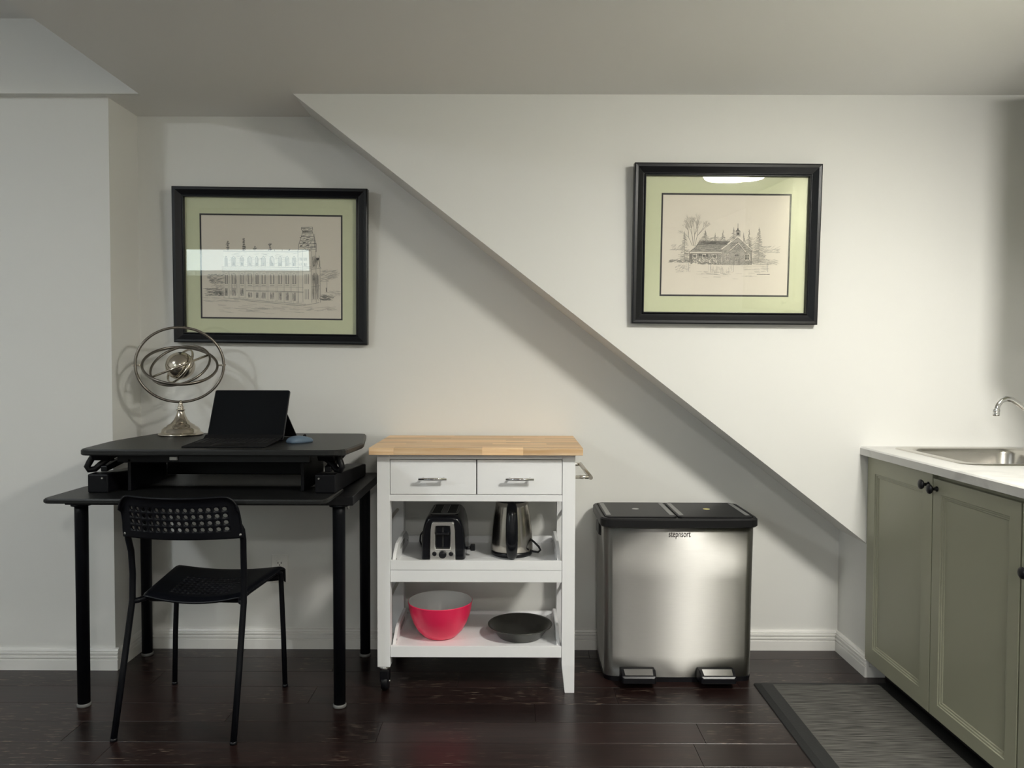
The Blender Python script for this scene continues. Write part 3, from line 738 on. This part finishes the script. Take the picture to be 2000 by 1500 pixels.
# ------------------------------------------------------------------ mouse
MO = thing('computer_mouse', 'flat blue-grey wireless mouse right of the tablet', 'mouse', (-.79, 2.83, .945), math.radians(-38))
lp = []
for h, sc_ in ((0, .93), (.004, 1.0), (.011, .97), (.018, .84), (.023, .60), (.0255, .30), (.0262, .05)):
    l = []
    for k in range(28):
        an = 2 * PI * k / 28; ex = .55
        cx_, cy_ = math.cos(an), math.sin(an)
        q = Vector((math.copysign(abs(cx_) ** ex, cx_) * .029 * sc_, math.copysign(abs(cy_) ** ex, cy_) * .050 * sc_, h * (1 if cy_ < .2 or h < .01 else 1 - .18 * cy_)))
        l.append(WM[MO] @ q)
    lp.append(l)
mo = MB().loft(lp).build('mouse_shell', M_MOUSE, MO)
MB().lathe([(.0065, -.002), (.0065, .002)], WM[MO] @ Vector((0, .022, .0225)), 16, axis=WM[MO].to_3x3() @ Vector((1, 0, 0))).build('scroll_wheel', M_BLACKP, MO)

# ================================================================== CHAIR
CH = thing('chair', 'black stacking chair with perforated plastic seat and backrest', 'chair', (-1.098, 2.692, 0), math.radians(-2.6))
CW = WM[CH]
def sheet(ub, vb, hole, fn, hu=.30, hv=.34):
    """grid of cells over breaks ub x vb; hole(i,j) cells get a round opening; fn maps (u,v) to a point"""
    mb = MB(); idx = {}; vs = []; fs = []
    def V_(u, v):
        k = (round(u, 5), round(v, 5))
        if k not in idx: idx[k] = len(vs); vs.append(CW @ Vector(fn(u, v)))
        return idx[k]
    for i in range(len(ub) - 1):
        for j in range(len(vb) - 1):
            u0, u1, v0, v1 = ub[i], ub[i + 1], vb[j], vb[j + 1]; um, vm = (u0 + u1) / 2, (v0 + v1) / 2
            o = [V_(u0, v0), V_(um, v0), V_(u1, v0), V_(u1, vm), V_(u1, v1), V_(um, v1), V_(u0, v1), V_(u0, vm)]
            if hole(i, j):
                ip = []
                for k in range(8):
                    an = -3 * PI / 4 + k * PI / 4
                    ip.append(V_(um + (u1 - u0) * hu * math.cos(an), vm + (v1 - v0) * hv * math.sin(an)))
                for k in range(8): fs.append((o[k], o[(k + 1) % 8], ip[(k + 1) % 8], ip[k]))
            else:
                c = V_(um, vm)
                fs += [(o[7], o[0], o[1], c), (o[1], o[2], o[3], c), (o[3], o[4], o[5], c), (o[5], o[6], o[7], c)]
    return mb.add(vs, fs, True)
ub = [-1, -.97, -.92, -.86] + [-.835 + 1.67 * k / 14 for k in range(15)] + [.86, .92, .97, 1]
vb = [0, .07, .16, .315, .47, .625, .78, .90, .97, 1]
def fback(u, v):
    au = abs(u); c = max(0, (au - .78) / .22)
    h = .150 - .055 * (1 - math.sqrt(max(0, 1 - c * c)))
    w = .206 - .006 * v
    roll = .014 * max(0, (v - .85) / .15) ** 2
    return (u * w, -.136 - .046 * (1 - u * u) - .028 * v - roll, .656 + v * h - .006 * (1 - u * u) * v)
bk = sheet(ub, vb, lambda i, j: 4 <= i <= 17 and 2 <= j <= 5, fback).build('backrest', M_CHAIR, CH, solid=.006)
us = [-1, -.94, -.8, -.66] + [-.60 + 1.20 * k / 11 for k in range(12)] + [.66, .8, .94, 1]
vs_ = [0, .03, .10] + [.14 + .50 * k / 8 for k in range(9)] + [.70, .78, .86, .92, .96, 1.0, 1.04, 1.09, 1.14]
def fseat(u, v):
    vv = min(v, 1.0)
    w = .172 + .038 * vv
    y = -.085 + .325 * vv
    dish = .024 * (1 - u * u) * (1 - .35 * vv)
    z = .448 + .016 * vv - dish
    if v < .06: z -= .010 * (1 - v / .06)
    e = max(0, (abs(u) - .92) / .08); z -= .010 * e * e
    if v > .9:
        t = (v - .9) / .24; y += .012 * math.sin(min(1, t) * PI / 2) * 1; z -= .060 * t * t
    return (u * w, y, z)
st = sheet(us, vs_, lambda i, j: 4 <= i <= 14 and 3 <= j <= 10, fseat, .27, .30).build('seat', M_CHAIR, CH, solid=.006)
for sg in (-1, 1):
    P = lambda x, y, z: CW @ Vector((sg * x, y, z))
    rl = MB().tube([P(.200, -.2225, .004), P(.197, -.165, .22), P(.193, -.112, .43), P(.193, -.108, .52), P(.194, -.114, .60), P(.198, -.124, .645), P(.197, -.132, .68), P(.190, -.140, .70)], .0105, 12).build('leg', M_TUBE, CH)
    fl_ = MB().tube([P(.216, .2225, .004), P(.211, .222, .20), P(.203, .223, .40), P(.201, .223, .436), P(.192, .20, .447), P(.165, .0, .432), P(.162, -.06, .428), P(.178, -.10, .428), P(.190, -.110, .428)], .0095, 12).build('leg', M_TUBE, CH)
    MB().lathe([(.0118, 0), (.0118, .010)], P(.200, -.2225, 0), 14).build('foot_cap', M_BLACKP, rl)
    MB().lathe([(.0108, 0), (.0108, .010)], P(.216, .2225, 0), 14).build('foot_cap', M_BLACKP, fl_)
    MB().lathe([(.0055, 0), (.0045, .004), (.002, .0055)], P(.196, -.142, .668), 12, axis=CW.to_3x3() @ Vector((0, -1, 0))).build('screw', M_SCREW, CH)
    MB().box(0, 0, 0, 0, 0, 0)
MB().tube([CW @ Vector((-.163, -.055, .418)), CW @ Vector((.163, -.055, .418))], .008, 10).build('cross_rail', M_TUBE, CH)

# ------------------------------------------------------------------ wall outlet
O = thing('wall_outlet', 'white electrical outlet on the recess wall behind the chair', 'outlet', (-1.009, WB, .289))
MB().box(-1.045, -.973, WB - .006, WB - .0001, .289, .409).build('cover_plate', M_OUTLET, O, bevel=.003)
for zc in (.372, .326):
    r_ = MB().loft([[(x, WB - .006, z) for x, z in rrect(-1.026, -.992, zc - .014, zc + .014, .012, 5)], [(x, WB - .008, z) for x, z in rrect(-1.025, -.993, zc - .013, zc + .013, .012, 5)]], smooth=False).build('socket', M_OUTLET, O)
    for x in (-1.016, -1.002): MB().box(x - .0015, x + .0015, WB - .0085, WB - .0079, zc - .003, zc + .006).build('slot', M_SLOT, r_)
    MB().lathe([(.0025, 0), (.0025, .0006)], (-1.009, WB - .008, zc - .008), 12, axis=(0, -1, 0)).build('slot', M_SLOT, r_)
# ================================================================== KITCHEN CART
K = thing('kitchen_cart', 'white kitchen cart with butcher block top, two drawers and open shelves', 'cart', (-.137, 3.05, 0))
X0, X1, YA, YB_ = -.508, .231, 2.847, 3.255
core = MB().box(-.528, .253, 2.813, 3.282, .9025, .926).build('worktop', M_STAVE, K)
nr = 11; wy = (3.285 - 2.81) / nr
for r in range(nr):
    if r == 0: cuts = [-.531, -.484, -.305 + .0, -.106, .049 - .03, .256][:]; cuts = [-.531, -.440, -.115, .036, .256]
    else:
        cuts = [-.531]; c = -.531 + random.uniform(.10, .30)
        while c < .18: cuts.append(c); c += random.uniform(.20, .40)
        cuts.append(.256)
    for a, b in zip(cuts, cuts[1:]):
        MB().box(a, b, 2.81 + r * wy, 2.81 + (r + 1) * wy, .9015, .928).build('stave', M_STAVE, core, bevel=.0006, seg=1)
LW = .048
for lx, right in ((X0, False), (X1 - LW, True)):
    for ly in (YA, YB_ - LW):
        if right:   # right legs reach the floor with a tapered foot
            lg = MB().box(lx, lx + LW, ly, ly + LW, .107, .9012)
            lo = [(lx + .012, ly + .006, 0), (lx + LW, ly + .006, 0), (lx + LW, ly + LW - .006, 0), (lx + .012, ly + LW - .006, 0)] if ly == YA else [(lx + .012, ly, 0), (lx + LW, ly, 0), (lx + LW, ly + LW, 0), (lx + .012, ly + LW, 0)]
            hi = [(lx, ly, .107), (lx + LW, ly, .107), (lx + LW, ly + LW, .107), (lx, ly + LW, .107)]
            lg.loft([lo, hi], True, False, smooth=False).build('leg', M_WHITE, K, bevel=.0012)
        else:
            lo = MB().box(lx, lx + LW, ly, ly + LW, .099, .9012).build('leg', M_WHITE, K, bevel=.0012)
            cx_, cy_ = lx + LW / 2, ly + LW / 2
            cs = MB().lathe([(.021, .0985), (.021, .094), (.0225, .091), (.020, .085), (.015, .084)], (cx_, cy_, 0), 28).build('caster', M_CHROME, K)
            MB().box(cx_ - .018, cx_ + .018, cy_ - .016, cy_ + .026, .038, .084).build('fork', M_BLACKP, cs, bevel=.004)
            MB().lathe([(.030, -.013), (.0325, -.010), (.0325, .010), (.030, .013)], (cx_, cy_ + .012, .0325), 28, axis=(1, 0, 0)).build('wheel', M_BLACKP, cs)
            MB().lathe([(.005, .0), (.005, .020)], (cx_, cy_ + .012, .0325), 10, axis=(1, 0, 0)).build('axle', M_SCREW, cs)
xi0, xi1 = X0 + LW, X1 - LW
MB().box(xi0, xi1, YA + .004, YA + .022, .882, .9012).build('upper_rail', M_WHITE, K)
MB().box(xi0, xi1, YA + .002, YA + .022, .724, .7485).build('lower_rail', M_WHITE, K, bevel=.001)
MB().box(xi0, xi1, YB_ - .014, YB_, .724, .9012).build('rear_panel', M_WHITE, K)
for xa in (X0 + .006, X1 - .020): MB().box(xa, xa + .014, YA + LW, YB_ - LW, .724, .9012).build('side_panel', M_WHITE, K)
MB().box(xi0 + .0, xi1, YA + .022, YB_ - .014, .724, .730).build('drawer_floor', M_WHITE, K)
MB().box(-.1375, -.1355, YA + .012, YA + .022, .7485, .882).build('drawer_divider', M_MATB, K)
for a, b, hx in ((xi0 + .002, -.1385, -.298), (-.1345, xi1 - .002, .024)):
    dr = MB().box(a, b, YA + .002, YA + .018, .7505, .8795).build('drawer', M_WHITE, K, bevel=.0012)
    hd = MB().tube([(hx - .052, YA - .026, .811), (hx + .052, YA - .026, .811)], .0052, 14).build('handle', M_CHROME, dr)
    for q in (-.038, .038): MB().tube([(hx + q, YA + .003, .811), (hx + q, YA - .026, .811)], .0042, 10).build('handle_post', M_CHROME, hd)
# shelf trays with arched side boards
def shelf_tray(zf, zl0, zl1, seam, nm):
    s_ = MB().box(xi0 - .0, xi1 + .0, YA + .016, YB_ - .004, zf - .012, zf).build(nm, M_WHITE, K)
    MB().box(xi0 + .001, xi1 - .001, YA + .002, YA + .016, zl0 if not seam else seam + .0006, zl1).build('front_lip', M_WHITE, s_, bevel=.001)
    if seam: MB().box(xi0 + .001, xi1 - .001, YA + .003, YA + .018, zl0, seam - .0006).build('front_rail', M_WHITE, s_, bevel=.001)
    MB().box(xi0 + .001, xi1 - .001, YB_ - .016, YB_ - .002, zl0, zl1 + .004).build('rear_lip', M_WHITE, s_, bevel=.001)
    ya, yb = YA + .050, YB_ - .050
    for sx in (-1, 1):
        xa = xi0 + .006 if sx < 0 else xi1 - .018
        top_ = []
        n = 18
        for k in range(n + 1):
            t_ = k / n; y_ = ya - .034 + (yb - ya + .068) * t_
            h_ = .048 * min(1, math.sin(PI * t_) * 1.5) ** .8
            top_.append((y_, zl1 - .002 + h_))
        poly = [(ya - .034, zf - .01)] + top_ + [(yb + .034, zf - .01)]
        sb = MB().prism(poly, 'x', xa, xa + .012).build('side_board', M_WHITE, s_, bevel=.001)
        MB().loft([[(xa - .0005, y_, z_) for y_, z_ in rrect(2.99, 3.11, zl1 + .008, zl1 + .028, .0095, 5)], [(xa + .0125, y_, z_) for y_, z_ in rrect(2.99, 3.11, zl1 + .008, zl1 + .028, .0095, 5)]], smooth=False).build('hand_hole', M_MATB if nm == 'none' else M_GREY, sb)
        for yy in (2.89, 3.20): MB().lathe([(.004, 0), (.004, .0008)], (xa + (.012 if sx < 0 else 0), yy, zf + .018), 10, axis=(-sx, 0, 0)).build('screw_hole', M_SLOT, sb)
        # metal guard rod at the cart's side
        MB().tube([(X0 + .022 if sx < 0 else X1 - .022, YA + LW - .004, zf + .145), (X0 + .022 if sx < 0 else X1 - .022, YB_ - LW + .004, zf + .145)], .0065, 12).build('side_rod', M_SATIN, K)
shelf_tray(.478, .420, .501, .465, 'middle_shelf')
shelf_tray(.170, .136, .178, None, 'bottom_shelf')
# towel bar on the right side
tb = MB().tube([(.290, 2.865, .812), (.284, 3.245, .812)], .0085, 16).build('towel_bar', M_SATIN, K)
for yy in (2.875, 3.235): MB().tube([(X1 - .001, yy, .812), (.288, yy, .812)], .0065, 12).build('bar_post', M_SATIN, tb)

# ------------------------------------------------------------------ things on the cart
B = thing('mixing_bowl', 'red mixing bowl with white inside on the bottom shelf', 'bowl', (-.285, 2.985, .170))
bc = (-.285, 2.985, 0)
MB().lathe([(.001, .170), (.052, .170), (.064, .174), (.088, .198), (.104, .226), (.116, .258), (.1225, .287), (.1255, .306), (.1265, .3095), (.1245, .3105)], bc, 56, cap0=True, cap1=False).build('outer_shell', M_RED, B)
MB().lathe([(.1245, .3105), (.1235, .307), (.119, .285), (.112, .258), (.100, .228), (.084, .202), (.060, .181), (.001, .178)], bc, 56, cap0=False, cap1=True).build('white_inside', M_BOWLW, B)
Pn = thing('baking_pan', 'round dark metal baking pan on the bottom shelf', 'pan', (.028, 2.985, .170))
MB().lathe([(.001, .170), (.078, .170), (.085, .1725), (.117, .214), (.1255, .2165), (.1265, .2185), (.1255, .2195), (.116, .217), (.083, .176), (.001, .1735)], (.028, 2.985, 0), 56).build('pan_body', M_PAN, Pn)

# toaster seen end-on
TO = thing('toaster', 'black two-slice toaster with chrome end panel on the middle shelf', 'toaster', (-.270, 3.06, .478))
def tsec(y, z, k): pass
lp = []
tcx, tz0, tz1 = -.270, .484, .686
def tloop(y, s):
    """cross-section of the body at depth y, shrunk by s towards the ends"""
    pts = []
    for px, pz in ((-.085, 0), (-.0855, .05), (-.083, .092), (-.077, .126), (-.069, .150), (-.058, .163), (-.042, .168), (.042, .168), (.058, .163), (.069, .150), (.077, .126), (.083, .092), (.0855, .05), (.085, 0)):
        pts.append((tcx + px * s, y, tz0 + pz * (1 - (1 - s) * .7)))
    return pts
body = MB().loft([tloop(2.935, .90), tloop(2.938, .945), tloop(2.946, .98), tloop(2.965, 1.0), tloop(3.17, 1.0), tloop(3.19, .98), tloop(3.20, .92)]).build('toaster_body', M_BLACKG, TO)
MB().prism(rrect(-.340, -.200, 2.955, 3.18, .03, 5), 'z', .4785, .486).build('base', M_BLACKP, TO)
dk = MB().prism(rrect(-.327, -.213, 2.968, 3.175, .025, 5), 'z', .6515, .6535).build('top_deck', M_FOOT, TO, bevel=.001)
for sx in (-.030, .030):
    MB().prism(rrect(tcx + sx - .020, tcx + sx + .020, 2.985, 3.155, .004, 3), 'z', .6533, .6541).build('slot', M_SLOT, dk)
    for q in (-.018, .018): MB().box(tcx + sx + q - .0009, tcx + sx + q + .0009, 2.99, 3.15, .654, .6547).build('slot_guide', M_CHROME, dk)
# chrome end panel: a frame round a recessed lever channel
pan = MB()
ex = [(-.050, -.004), (.050, -.004), (.0505, .02), (.0485, .115), (.044, .141), (.038, .147), (-.038, .147), (-.044, .141), (-.0485, .115), (-.0505, .02)]
ix = [(-.027, .044), (.027, .044), (.029, .052), (.028, .11), (.027, .126), (.024, .130), (-.024, .130), (-.027, .126), (-.028, .11), (-.029, .052)]
yo = 2.924
E_ = lambda pts, y: [(tcx + x, y, tz0 + z) for x, z in pts]
pn = pan.loft([E_(ex, 2.948), E_(ex, 2.931), E_([(x * .95, z * .98 + .001) for x, z in ex], yo), E_([(x * 1.10, z + (z - .087) * .05) for x, z in ix], yo), E_(ix, yo + .004), E_([(x * .93, z - (z - .087) * .05) for x, z in ix], 2.936)], False, True, smooth=False).build('end_panel', M_PANEL, TO, bevel=.0015)
MB().box(tcx - .003, tcx + .003, 2.931, 2.9362, tz0 + .050, tz0 + .124).build('lever_track', M_SLOT, pn)
MB().prism([(tcx - .024, tz0 + .098), (tcx + .024, tz0 + .098), (tcx + .022, tz0 + .105), (tcx - .022, tz0 + .105)], 'y', 2.916, 2.934).build('lever', M_BLACKP, pn, bevel=.002)
MB().lathe([(.0145, 0), (.0145, .010), (.012, .014), (.004, .014)], (tcx, 2.925, tz0 + .022), 24, axis=(0, -1, 0)).build('browning_dial', M_BLACKP, pn)
for q in (-.032, .032): MB().lathe([(.0085, 0), (.0085, .004), (.006, .006)], (tcx + q, 2.925, tz0 + .024), 18, axis=(0, -1, 0)).build('button', M_BLACKP, pn)
MB().tube([(-.350, 3.05, .490), (-.364, 3.05, .505), (-.371, 3.04, .53), (-.368, 3.03, .556), (-.358, 3.03, .57), (-.345, 3.04, .572)], .0035, 8).build('cord', M_BLACKP, TO)
pg = MB().tube([(-.186, 3.00, .512), (-.166, 3.00, .512)], .006, 8).build('plug', M_BLACKP, TO)
MB().box(-.168, -.150, 2.992, 3.012, .502, .527).build('plug_body', M_BLACKP, pg, bevel=.003)

# kettle
KE = thing('electric_kettle', 'brushed steel electric kettle with black handle on the middle shelf', 'kettle', (-.005, 3.05, .478))
kc = (-.005, 3.05, 0)
MB().lathe([(.078, .4785), (.082, .484), (.082, .497)], kc, 48).build('base', M_BLACKP, KE)
MB().lathe([(.081, .497), (.0835, .500), (.0825, .53), (.079, .58), (.073, .63), (.066, .672), (.0625, .692)], kc, 48).build('kettle_body', M_STEELK, KE)
MB().lathe([(.063, .692), (.0635, .698), (.061, .705), (.05, .712), (.02, .716)], kc, 48).build('lid', M_BLACKP, KE)
hd_l = []
for y, z, w, d in ((2.988, .690, .015, .010), (2.966, .692, .016, .012), (2.948, .682, .020, .012), (2.938, .655, .0215, .011), (2.931, .61, .0235, .011), (2.928, .56, .0235, .011), (2.932, .52, .0215, .011), (2.945, .495, .019, .011), (2.962, .486, .015, .010), (2.975, .487, .013, .008)):
    hd_l.append((y, z, w, d))
loops = []
for i, (y, z, w, d) in enumerate(hd_l):
    a, b = hd_l[max(0, i - 1)], hd_l[min(len(hd_l) - 1, i + 1)]
    tv = Vector((0, b[0] - a[0], b[1] - a[1])).normalized(); nn = Vector((0, -tv.z, tv.y))
    loops.append([Vector((-.005, y, z)) + Vector((1, 0, 0)) * w * math.cos(2 * PI * k / 16) + nn * d * math.sin(2 * PI * k / 16) for k in range(16)])
MB().loft(loops).build('handle', M_BLACKG, KE)
MB().prism([(-.025, 3.11), (.015, 3.11), (.004, 3.145), (-.014, 3.145)], 'z', .672, .692).build('spout', M_STEELK, KE, bevel=.004)
MB().tube([(.066, 3.02, .545), (.082, 3.01, .535), (.101, 3.0, .518), (.107, 2.995, .506), (.098, 2.99, .499), (.080, 2.995, .500), (.066, 3.0, .504)], .0042, 8).build('cord', M_BLACKP, KE)

# ================================================================== TRASH CAN
TC = thing('trash_can', 'wide brushed steel pedal bin with two black lids', 'trash can', (.645, 3.11, 0))
def canloop(g, z, bow=.014): return Z(rrect(.355 + g, .937 - g, 2.965 + g, 3.262 - g, .034, 8, bow), z)
MB().loft([canloop(.004, .0), canloop(.002, .018), canloop(.006, .020)], True, True, smooth=False).build('base', M_BLACKP, TC)
MB().loft([canloop(.004, .016), canloop(.002, .10), canloop(.0, .40), canloop(-.003, .613)], True, True).build('steel_body', M_STEEL, TC)
MB().loft([Z(rrect(.342, .946, 2.940, 3.272, .04, 8, .012), .608), Z(rrect(.338, .950, 2.936, 3.276, .04, 8, .012), .613), Z(rrect(.338, .950, 2.936, 3.276, .04, 8, .012), .638), Z(rrect(.343, .945, 2.941, 3.271, .04, 8, .012), .6435), Z(rrect(.352, .936, 2.950, 3.262, .032, 8, .012), .6435), Z(rrect(.353, .935, 2.951, 3.261, .032, 8, .012), .640)], True, True, smooth=False).build('lid_rim', M_LID, TC)
for a, b, stick, nm in ((.358, .636, M_GREY, 'grey'), (.642, .930, M_YEL, 'yellow')):
    ld = MB().loft([Z(rrect(a, b, 2.953, 3.256, .022, 6), .6385), Z(rrect(a, b, 2.953, 3.256, .022, 6), .6455), Z(rrect(a + .003, b - .003, 2.956, 3.253, .02, 6), .6475)], smooth=False).build('lid', M_LID, TC)
    for xs in (a + .006, b - .024): MB().loft([Z(rrect(xs, xs + .018, 2.985, 3.235, .003, 3), .6474), Z(rrect(xs, xs + .018, 2.985, 3.235, .003, 3), .6484)], smooth=False).build('grey_strip', M_STRIP, ld)
    cx_ = (a + b) / 2
    MB().lathe([(.014, 0), (.014, .0007)], (cx_, 3.11, .6475), 24).build('sticker', stick, ld)
for a, b in ((.414, .548), (.714, .852)):
    pd = MB().loft([[(a, 2.955, .012), (b, 2.955, .012), (b, 2.955, .060), (a, 2.955, .060)], [(a, 2.915, .020), (b, 2.915, .020), (b, 2.915, .064), (a, 2.915, .064)], [(a + .002, 2.885, .022), (b - .002, 2.885, .022), (b - .002, 2.885, .050), (a + .002, 2.885, .050)], [(a + .008, 2.880, .024), (b - .008, 2.880, .024), (b - .008, 2.880, .044), (a + .008, 2.880, .044)]], smooth=False).build('pedal', M_BLACKP, TC, bevel=.003)
    pl = [(a + .012, 2.918, .0645), (b - .012, 2.918, .0645), (b - .014, 2.887, .0525), (a + .014, 2.887, .0525)]
    MB().loft([pl, [(x, y - .0008, z + .0016) for x, y, z in pl]], smooth=False).build('pedal_plate', M_CHROME, pd)
hnd = MB().loft([[(.353, y, z) for y, z in rrect(3.07, 3.17, .545, .600, .012, 4)], [(.344, y, z) for y, z in rrect(3.075, 3.165, .55, .595, .012, 4)]], smooth=False).build('side_handle', M_LID, TC)
# lettering pressed into the steel
cu = bpy.data.curves.new('lettering', 'FONT'); cu.body = 'stepnsort'; cu.size = .0225; cu.align_x = 'CENTER'; cu.align_y = 'CENTER'; cu.extrude = .0010
tmp = bpy.data.objects.new('lettering_source', cu); COL.objects.link(tmp)
bpy.context.view_layer.update()
me = bpy.data.meshes.new_from_object(tmp.evaluated_get(bpy.context.evaluated_depsgraph_get()))
bpy.data.objects.remove(tmp, do_unlink=True); bpy.data.curves.remove(cu)
w_ = max(v.co.x for v in me.vertices) - min(v.co.x for v in me.vertices)
inv = WM[TC].inverted()
me.transform(inv @ Matrix.Translation((.643, 2.9480, .5815)) @ Matrix.Rotation(PI / 2, 4, 'X') @ Matrix.Diagonal((.084 / w_, 1.55, 1, 1)))
me.materials.append(M_CHROME)
lt = bpy.data.objects.new('lettering', me); COL.objects.link(lt); lt.parent = TC; WM[lt] = WM[TC]

# ================================================================== KITCHEN SIDE
def door(par, y0, y1, z0, z1, st_, knob, xf=1.395):
    """shaker door facing -X with stepped moulding, recessed panel and a knob"""
    def Lp(g, x): return [(x, y0 + g, z0 + g), (x, y1 - g, z0 + g), (x, y1 - g, z1 - g), (x, y0 + g, z1 - g)]
    g = st_
    d = MB().loft([Lp(0, xf + .019), Lp(0, xf + .001), Lp(.001, xf), Lp(g, xf), Lp(g + .002, xf + .003), Lp(g + .007, xf + .0035), Lp(g + .009, xf + .0065), Lp(g + .014, xf + .007), Lp(g + .016, xf + .010), Lp(g + .016, xf + .019)], False, False, smooth=False).build('door', M_SAGE, par)
    MB().box(xf + .010, xf + .018, y0 + g + .0161, y1 - g - .0161, z0 + g + .0161, z1 - g - .0161).build('panel', M_SAGE, d)
    ky, kz = knob
    kn = MB().lathe([(.009, 0), (.009, .002), (.0055, .004), (.005, .014), (.008, .018), (.0145, .021), (.0165, .025), (.0155, .029), (.009, .0325), (.001, .0335)], (xf, ky, kz), 28, axis=(-1, 0, 0)).build('knob', M_KNOB, d)
    return d
SC = thing('sink_cabinet', 'sage green sink cabinet with two panelled doors beside the stair wall', 'cabinet', (1.72, 2.56, 0))
MB().box(1.4145, 1.4325, 2.098, 3.018, .075, .880).box(1.4325, 2.026, 2.098, 2.116, .075, .880).box(1.4325, 2.026, 3.000, 3.018, .075, .880).box(1.4325, 2.026, 2.116, 3.000, .075, .095).build('carcass', M_SAGE, SC)
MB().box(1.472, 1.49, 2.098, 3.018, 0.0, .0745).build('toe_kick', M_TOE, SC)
door(SC, 2.548, 3.014, .072, .876, .060, (2.572, .837))
door(SC, 2.101, 2.543, .072, .862, .047, (2.520, .830))
BC = thing('base_cabinet', 'sage green base cabinet nearest the camera with a black knob', 'cabinet', (1.72, 1.6, 0))
MB().box(1.4145, 2.026, 0.10, 2.096, .075, .880).build('carcass', M_SAGE, BC)
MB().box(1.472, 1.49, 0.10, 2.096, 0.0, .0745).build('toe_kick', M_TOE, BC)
door(BC, 1.60, 2.094, .072, .862, .047, (2.052, .681))
for q in range(3): door(BC, .104 + q * .498, .597 + q * .498, .072, .862, .047, (.145 + q * .498, .681))
UC = thing('wall_cabinet', 'sage green wall cabinet hung above the kitchen counter', 'cabinet', (1.87, 1.9, 1.42))
MB().box(1.770, 2.028, 0.10, 2.60, 1.42, 2.26).build('carcass', M_SAGE, UC)
door(UC, 1.86, 2.598, 1.423, 2.257, .055, (1.90, 1.47), 1.750)
door(UC, 1.102, 1.85, 1.423, 2.257, .055, (1.81, 1.47), 1.750); door(UC, .102, 1.098, 1.423, 2.257, .055, (1.05, 1.47), 1.750)

# counter with a real sink opening
SX0, SX1, SY0, SY1 = 1.462, 1.955, 2.462, 2.985
hole = rrect(SX0 + .02, SX1 - .02, SY0 + .02, SY1 - .02, .05, 6)
def outer(x0, x1, y0, y1):
    n = len(hole) // 4; pts = []
    for q, (cx_, cy_) in enumerate(((x1, y0), (x1, y1), (x0, y1), (x0, y0))):
        pts += [(cx_, cy_)] * n
    return pts
ct = MB()
oz = lambda g, z: Z([(x + (g if x < 1.5 else 0), y) for x, y in outer(1.366, 2.029, 0.10, 3.019)], z)
ct.loft([oz(0, .883), oz(0, .909), oz(.004, .914), oz(.007, .915), Z(hole, .915), Z(hole, .883), oz(0, .883)], False, False, smooth=False)
CT = tag(ct.build('countertop', M_COUNTER), 'pale marbled laminate countertop with sink cut-out over sage cabinets', 'countertop')
SK = thing('sink', 'stainless steel drop-in kitchen sink set into the countertop', 'sink', (1.70, 2.72, .915))
def sl(g, r, z): return Z(rrect(SX0 + g, SX1 - g, SY0 + g, SY1 - g, r, 8), z)
MB().loft([sl(0, .065, .9155), sl(.002, .064, .9185), sl(.010, .06, .9195), sl(.026, .055, .9185), sl(.040, .055, .9165)], False, False).build('rim', M_SINK, SK)
bwl = MB().loft([sl(.040, .055, .9165), sl(.046, .06, .912), sl(.050, .06, .900), sl(.060, .06, .80), sl(.072, .055, .752), sl(.10, .04, .742), sl(.20, .01, .740)], False, True).build('basin', M_SINK, SK)
MB().lathe([(.040, .7405), (.038, .743), (.028, .742), (.026, .741)], (1.71, 2.72, 0), 28).build('drain', M_CHROME, bwl)
FA = thing('faucet', 'chrome kitchen faucet with curved spout at the right edge', 'faucet', (1.985, 2.70, .915))
MB().lathe([(.027, .9155), (.027, .921), (.022, .926), (.021, .955), (.018, .965), (.014, .970)], (1.985, 2.70, 0), 28).build('faucet_base', M_CHROME, FA)
sp = [(1.985, 2.70, .95), (1.972, 2.70, .968), (1.93, 2.70, .995), (1.87, 2.70, 1.035), (1.80, 2.70, 1.082), (1.772, 2.70, 1.103), (1.752, 2.70, 1.116), (1.732, 2.70, 1.1195), (1.714, 2.70, 1.112), (1.702, 2.70, 1.097), (1.698, 2.70, 1.080), (1.697, 2.70, 1.072)]
MB().tube(sp, .0095, 16).build('spout', M_CHROME, FA)
MB().lathe([(.0105, 0), (.0125, -.002), (.0125, -.010), (.0105, -.012), (.0115, -.014), (.0115, -.024), (.009, -.025)], (1.697, 2.70, 1.084), 20).build('aerator', M_CHROME, FA)
for yy in (2.60, 2.80):
    h_ = MB().lathe([(.02, .9155), (.02, .922), (.015, .93), (.014, .955), (.018, .96), (.012, .972)], (1.99, yy, 0), 24).build('tap_handle', M_CHROME, FA)
    MB().tube([(1.99, yy, .965), (1.955, yy, .972)], .005, 10).build('tap_lever', M_CHROME, h_)

# floor mat
FM = thing('floor_mat', 'grey woven anti-fatigue mat with black border along the cabinets', 'mat', (1.195, 2.2, 0))
mo_, mi_ = rrect(.930, 1.466, 1.40, 2.944, .012, 3), rrect(.995, 1.402, 1.465, 2.905, .006, 3)
sh_ = lambda g: rrect(.930 + g, 1.466 - g, 1.40 + g, 2.944 - g, .012, 3)
MB().loft([Z(sh_(0), .0006), Z(sh_(.002), .004), Z(sh_(.022), .0125), Z(mi_, .0135), Z(mi_, .0006)], False, False, smooth=False).build('border', M_MATBORDER, FM)
MB().loft([Z(mi_, .0006), Z(mi_, .0130)], smooth=False).build('woven_centre', M_WEAVE, FM)
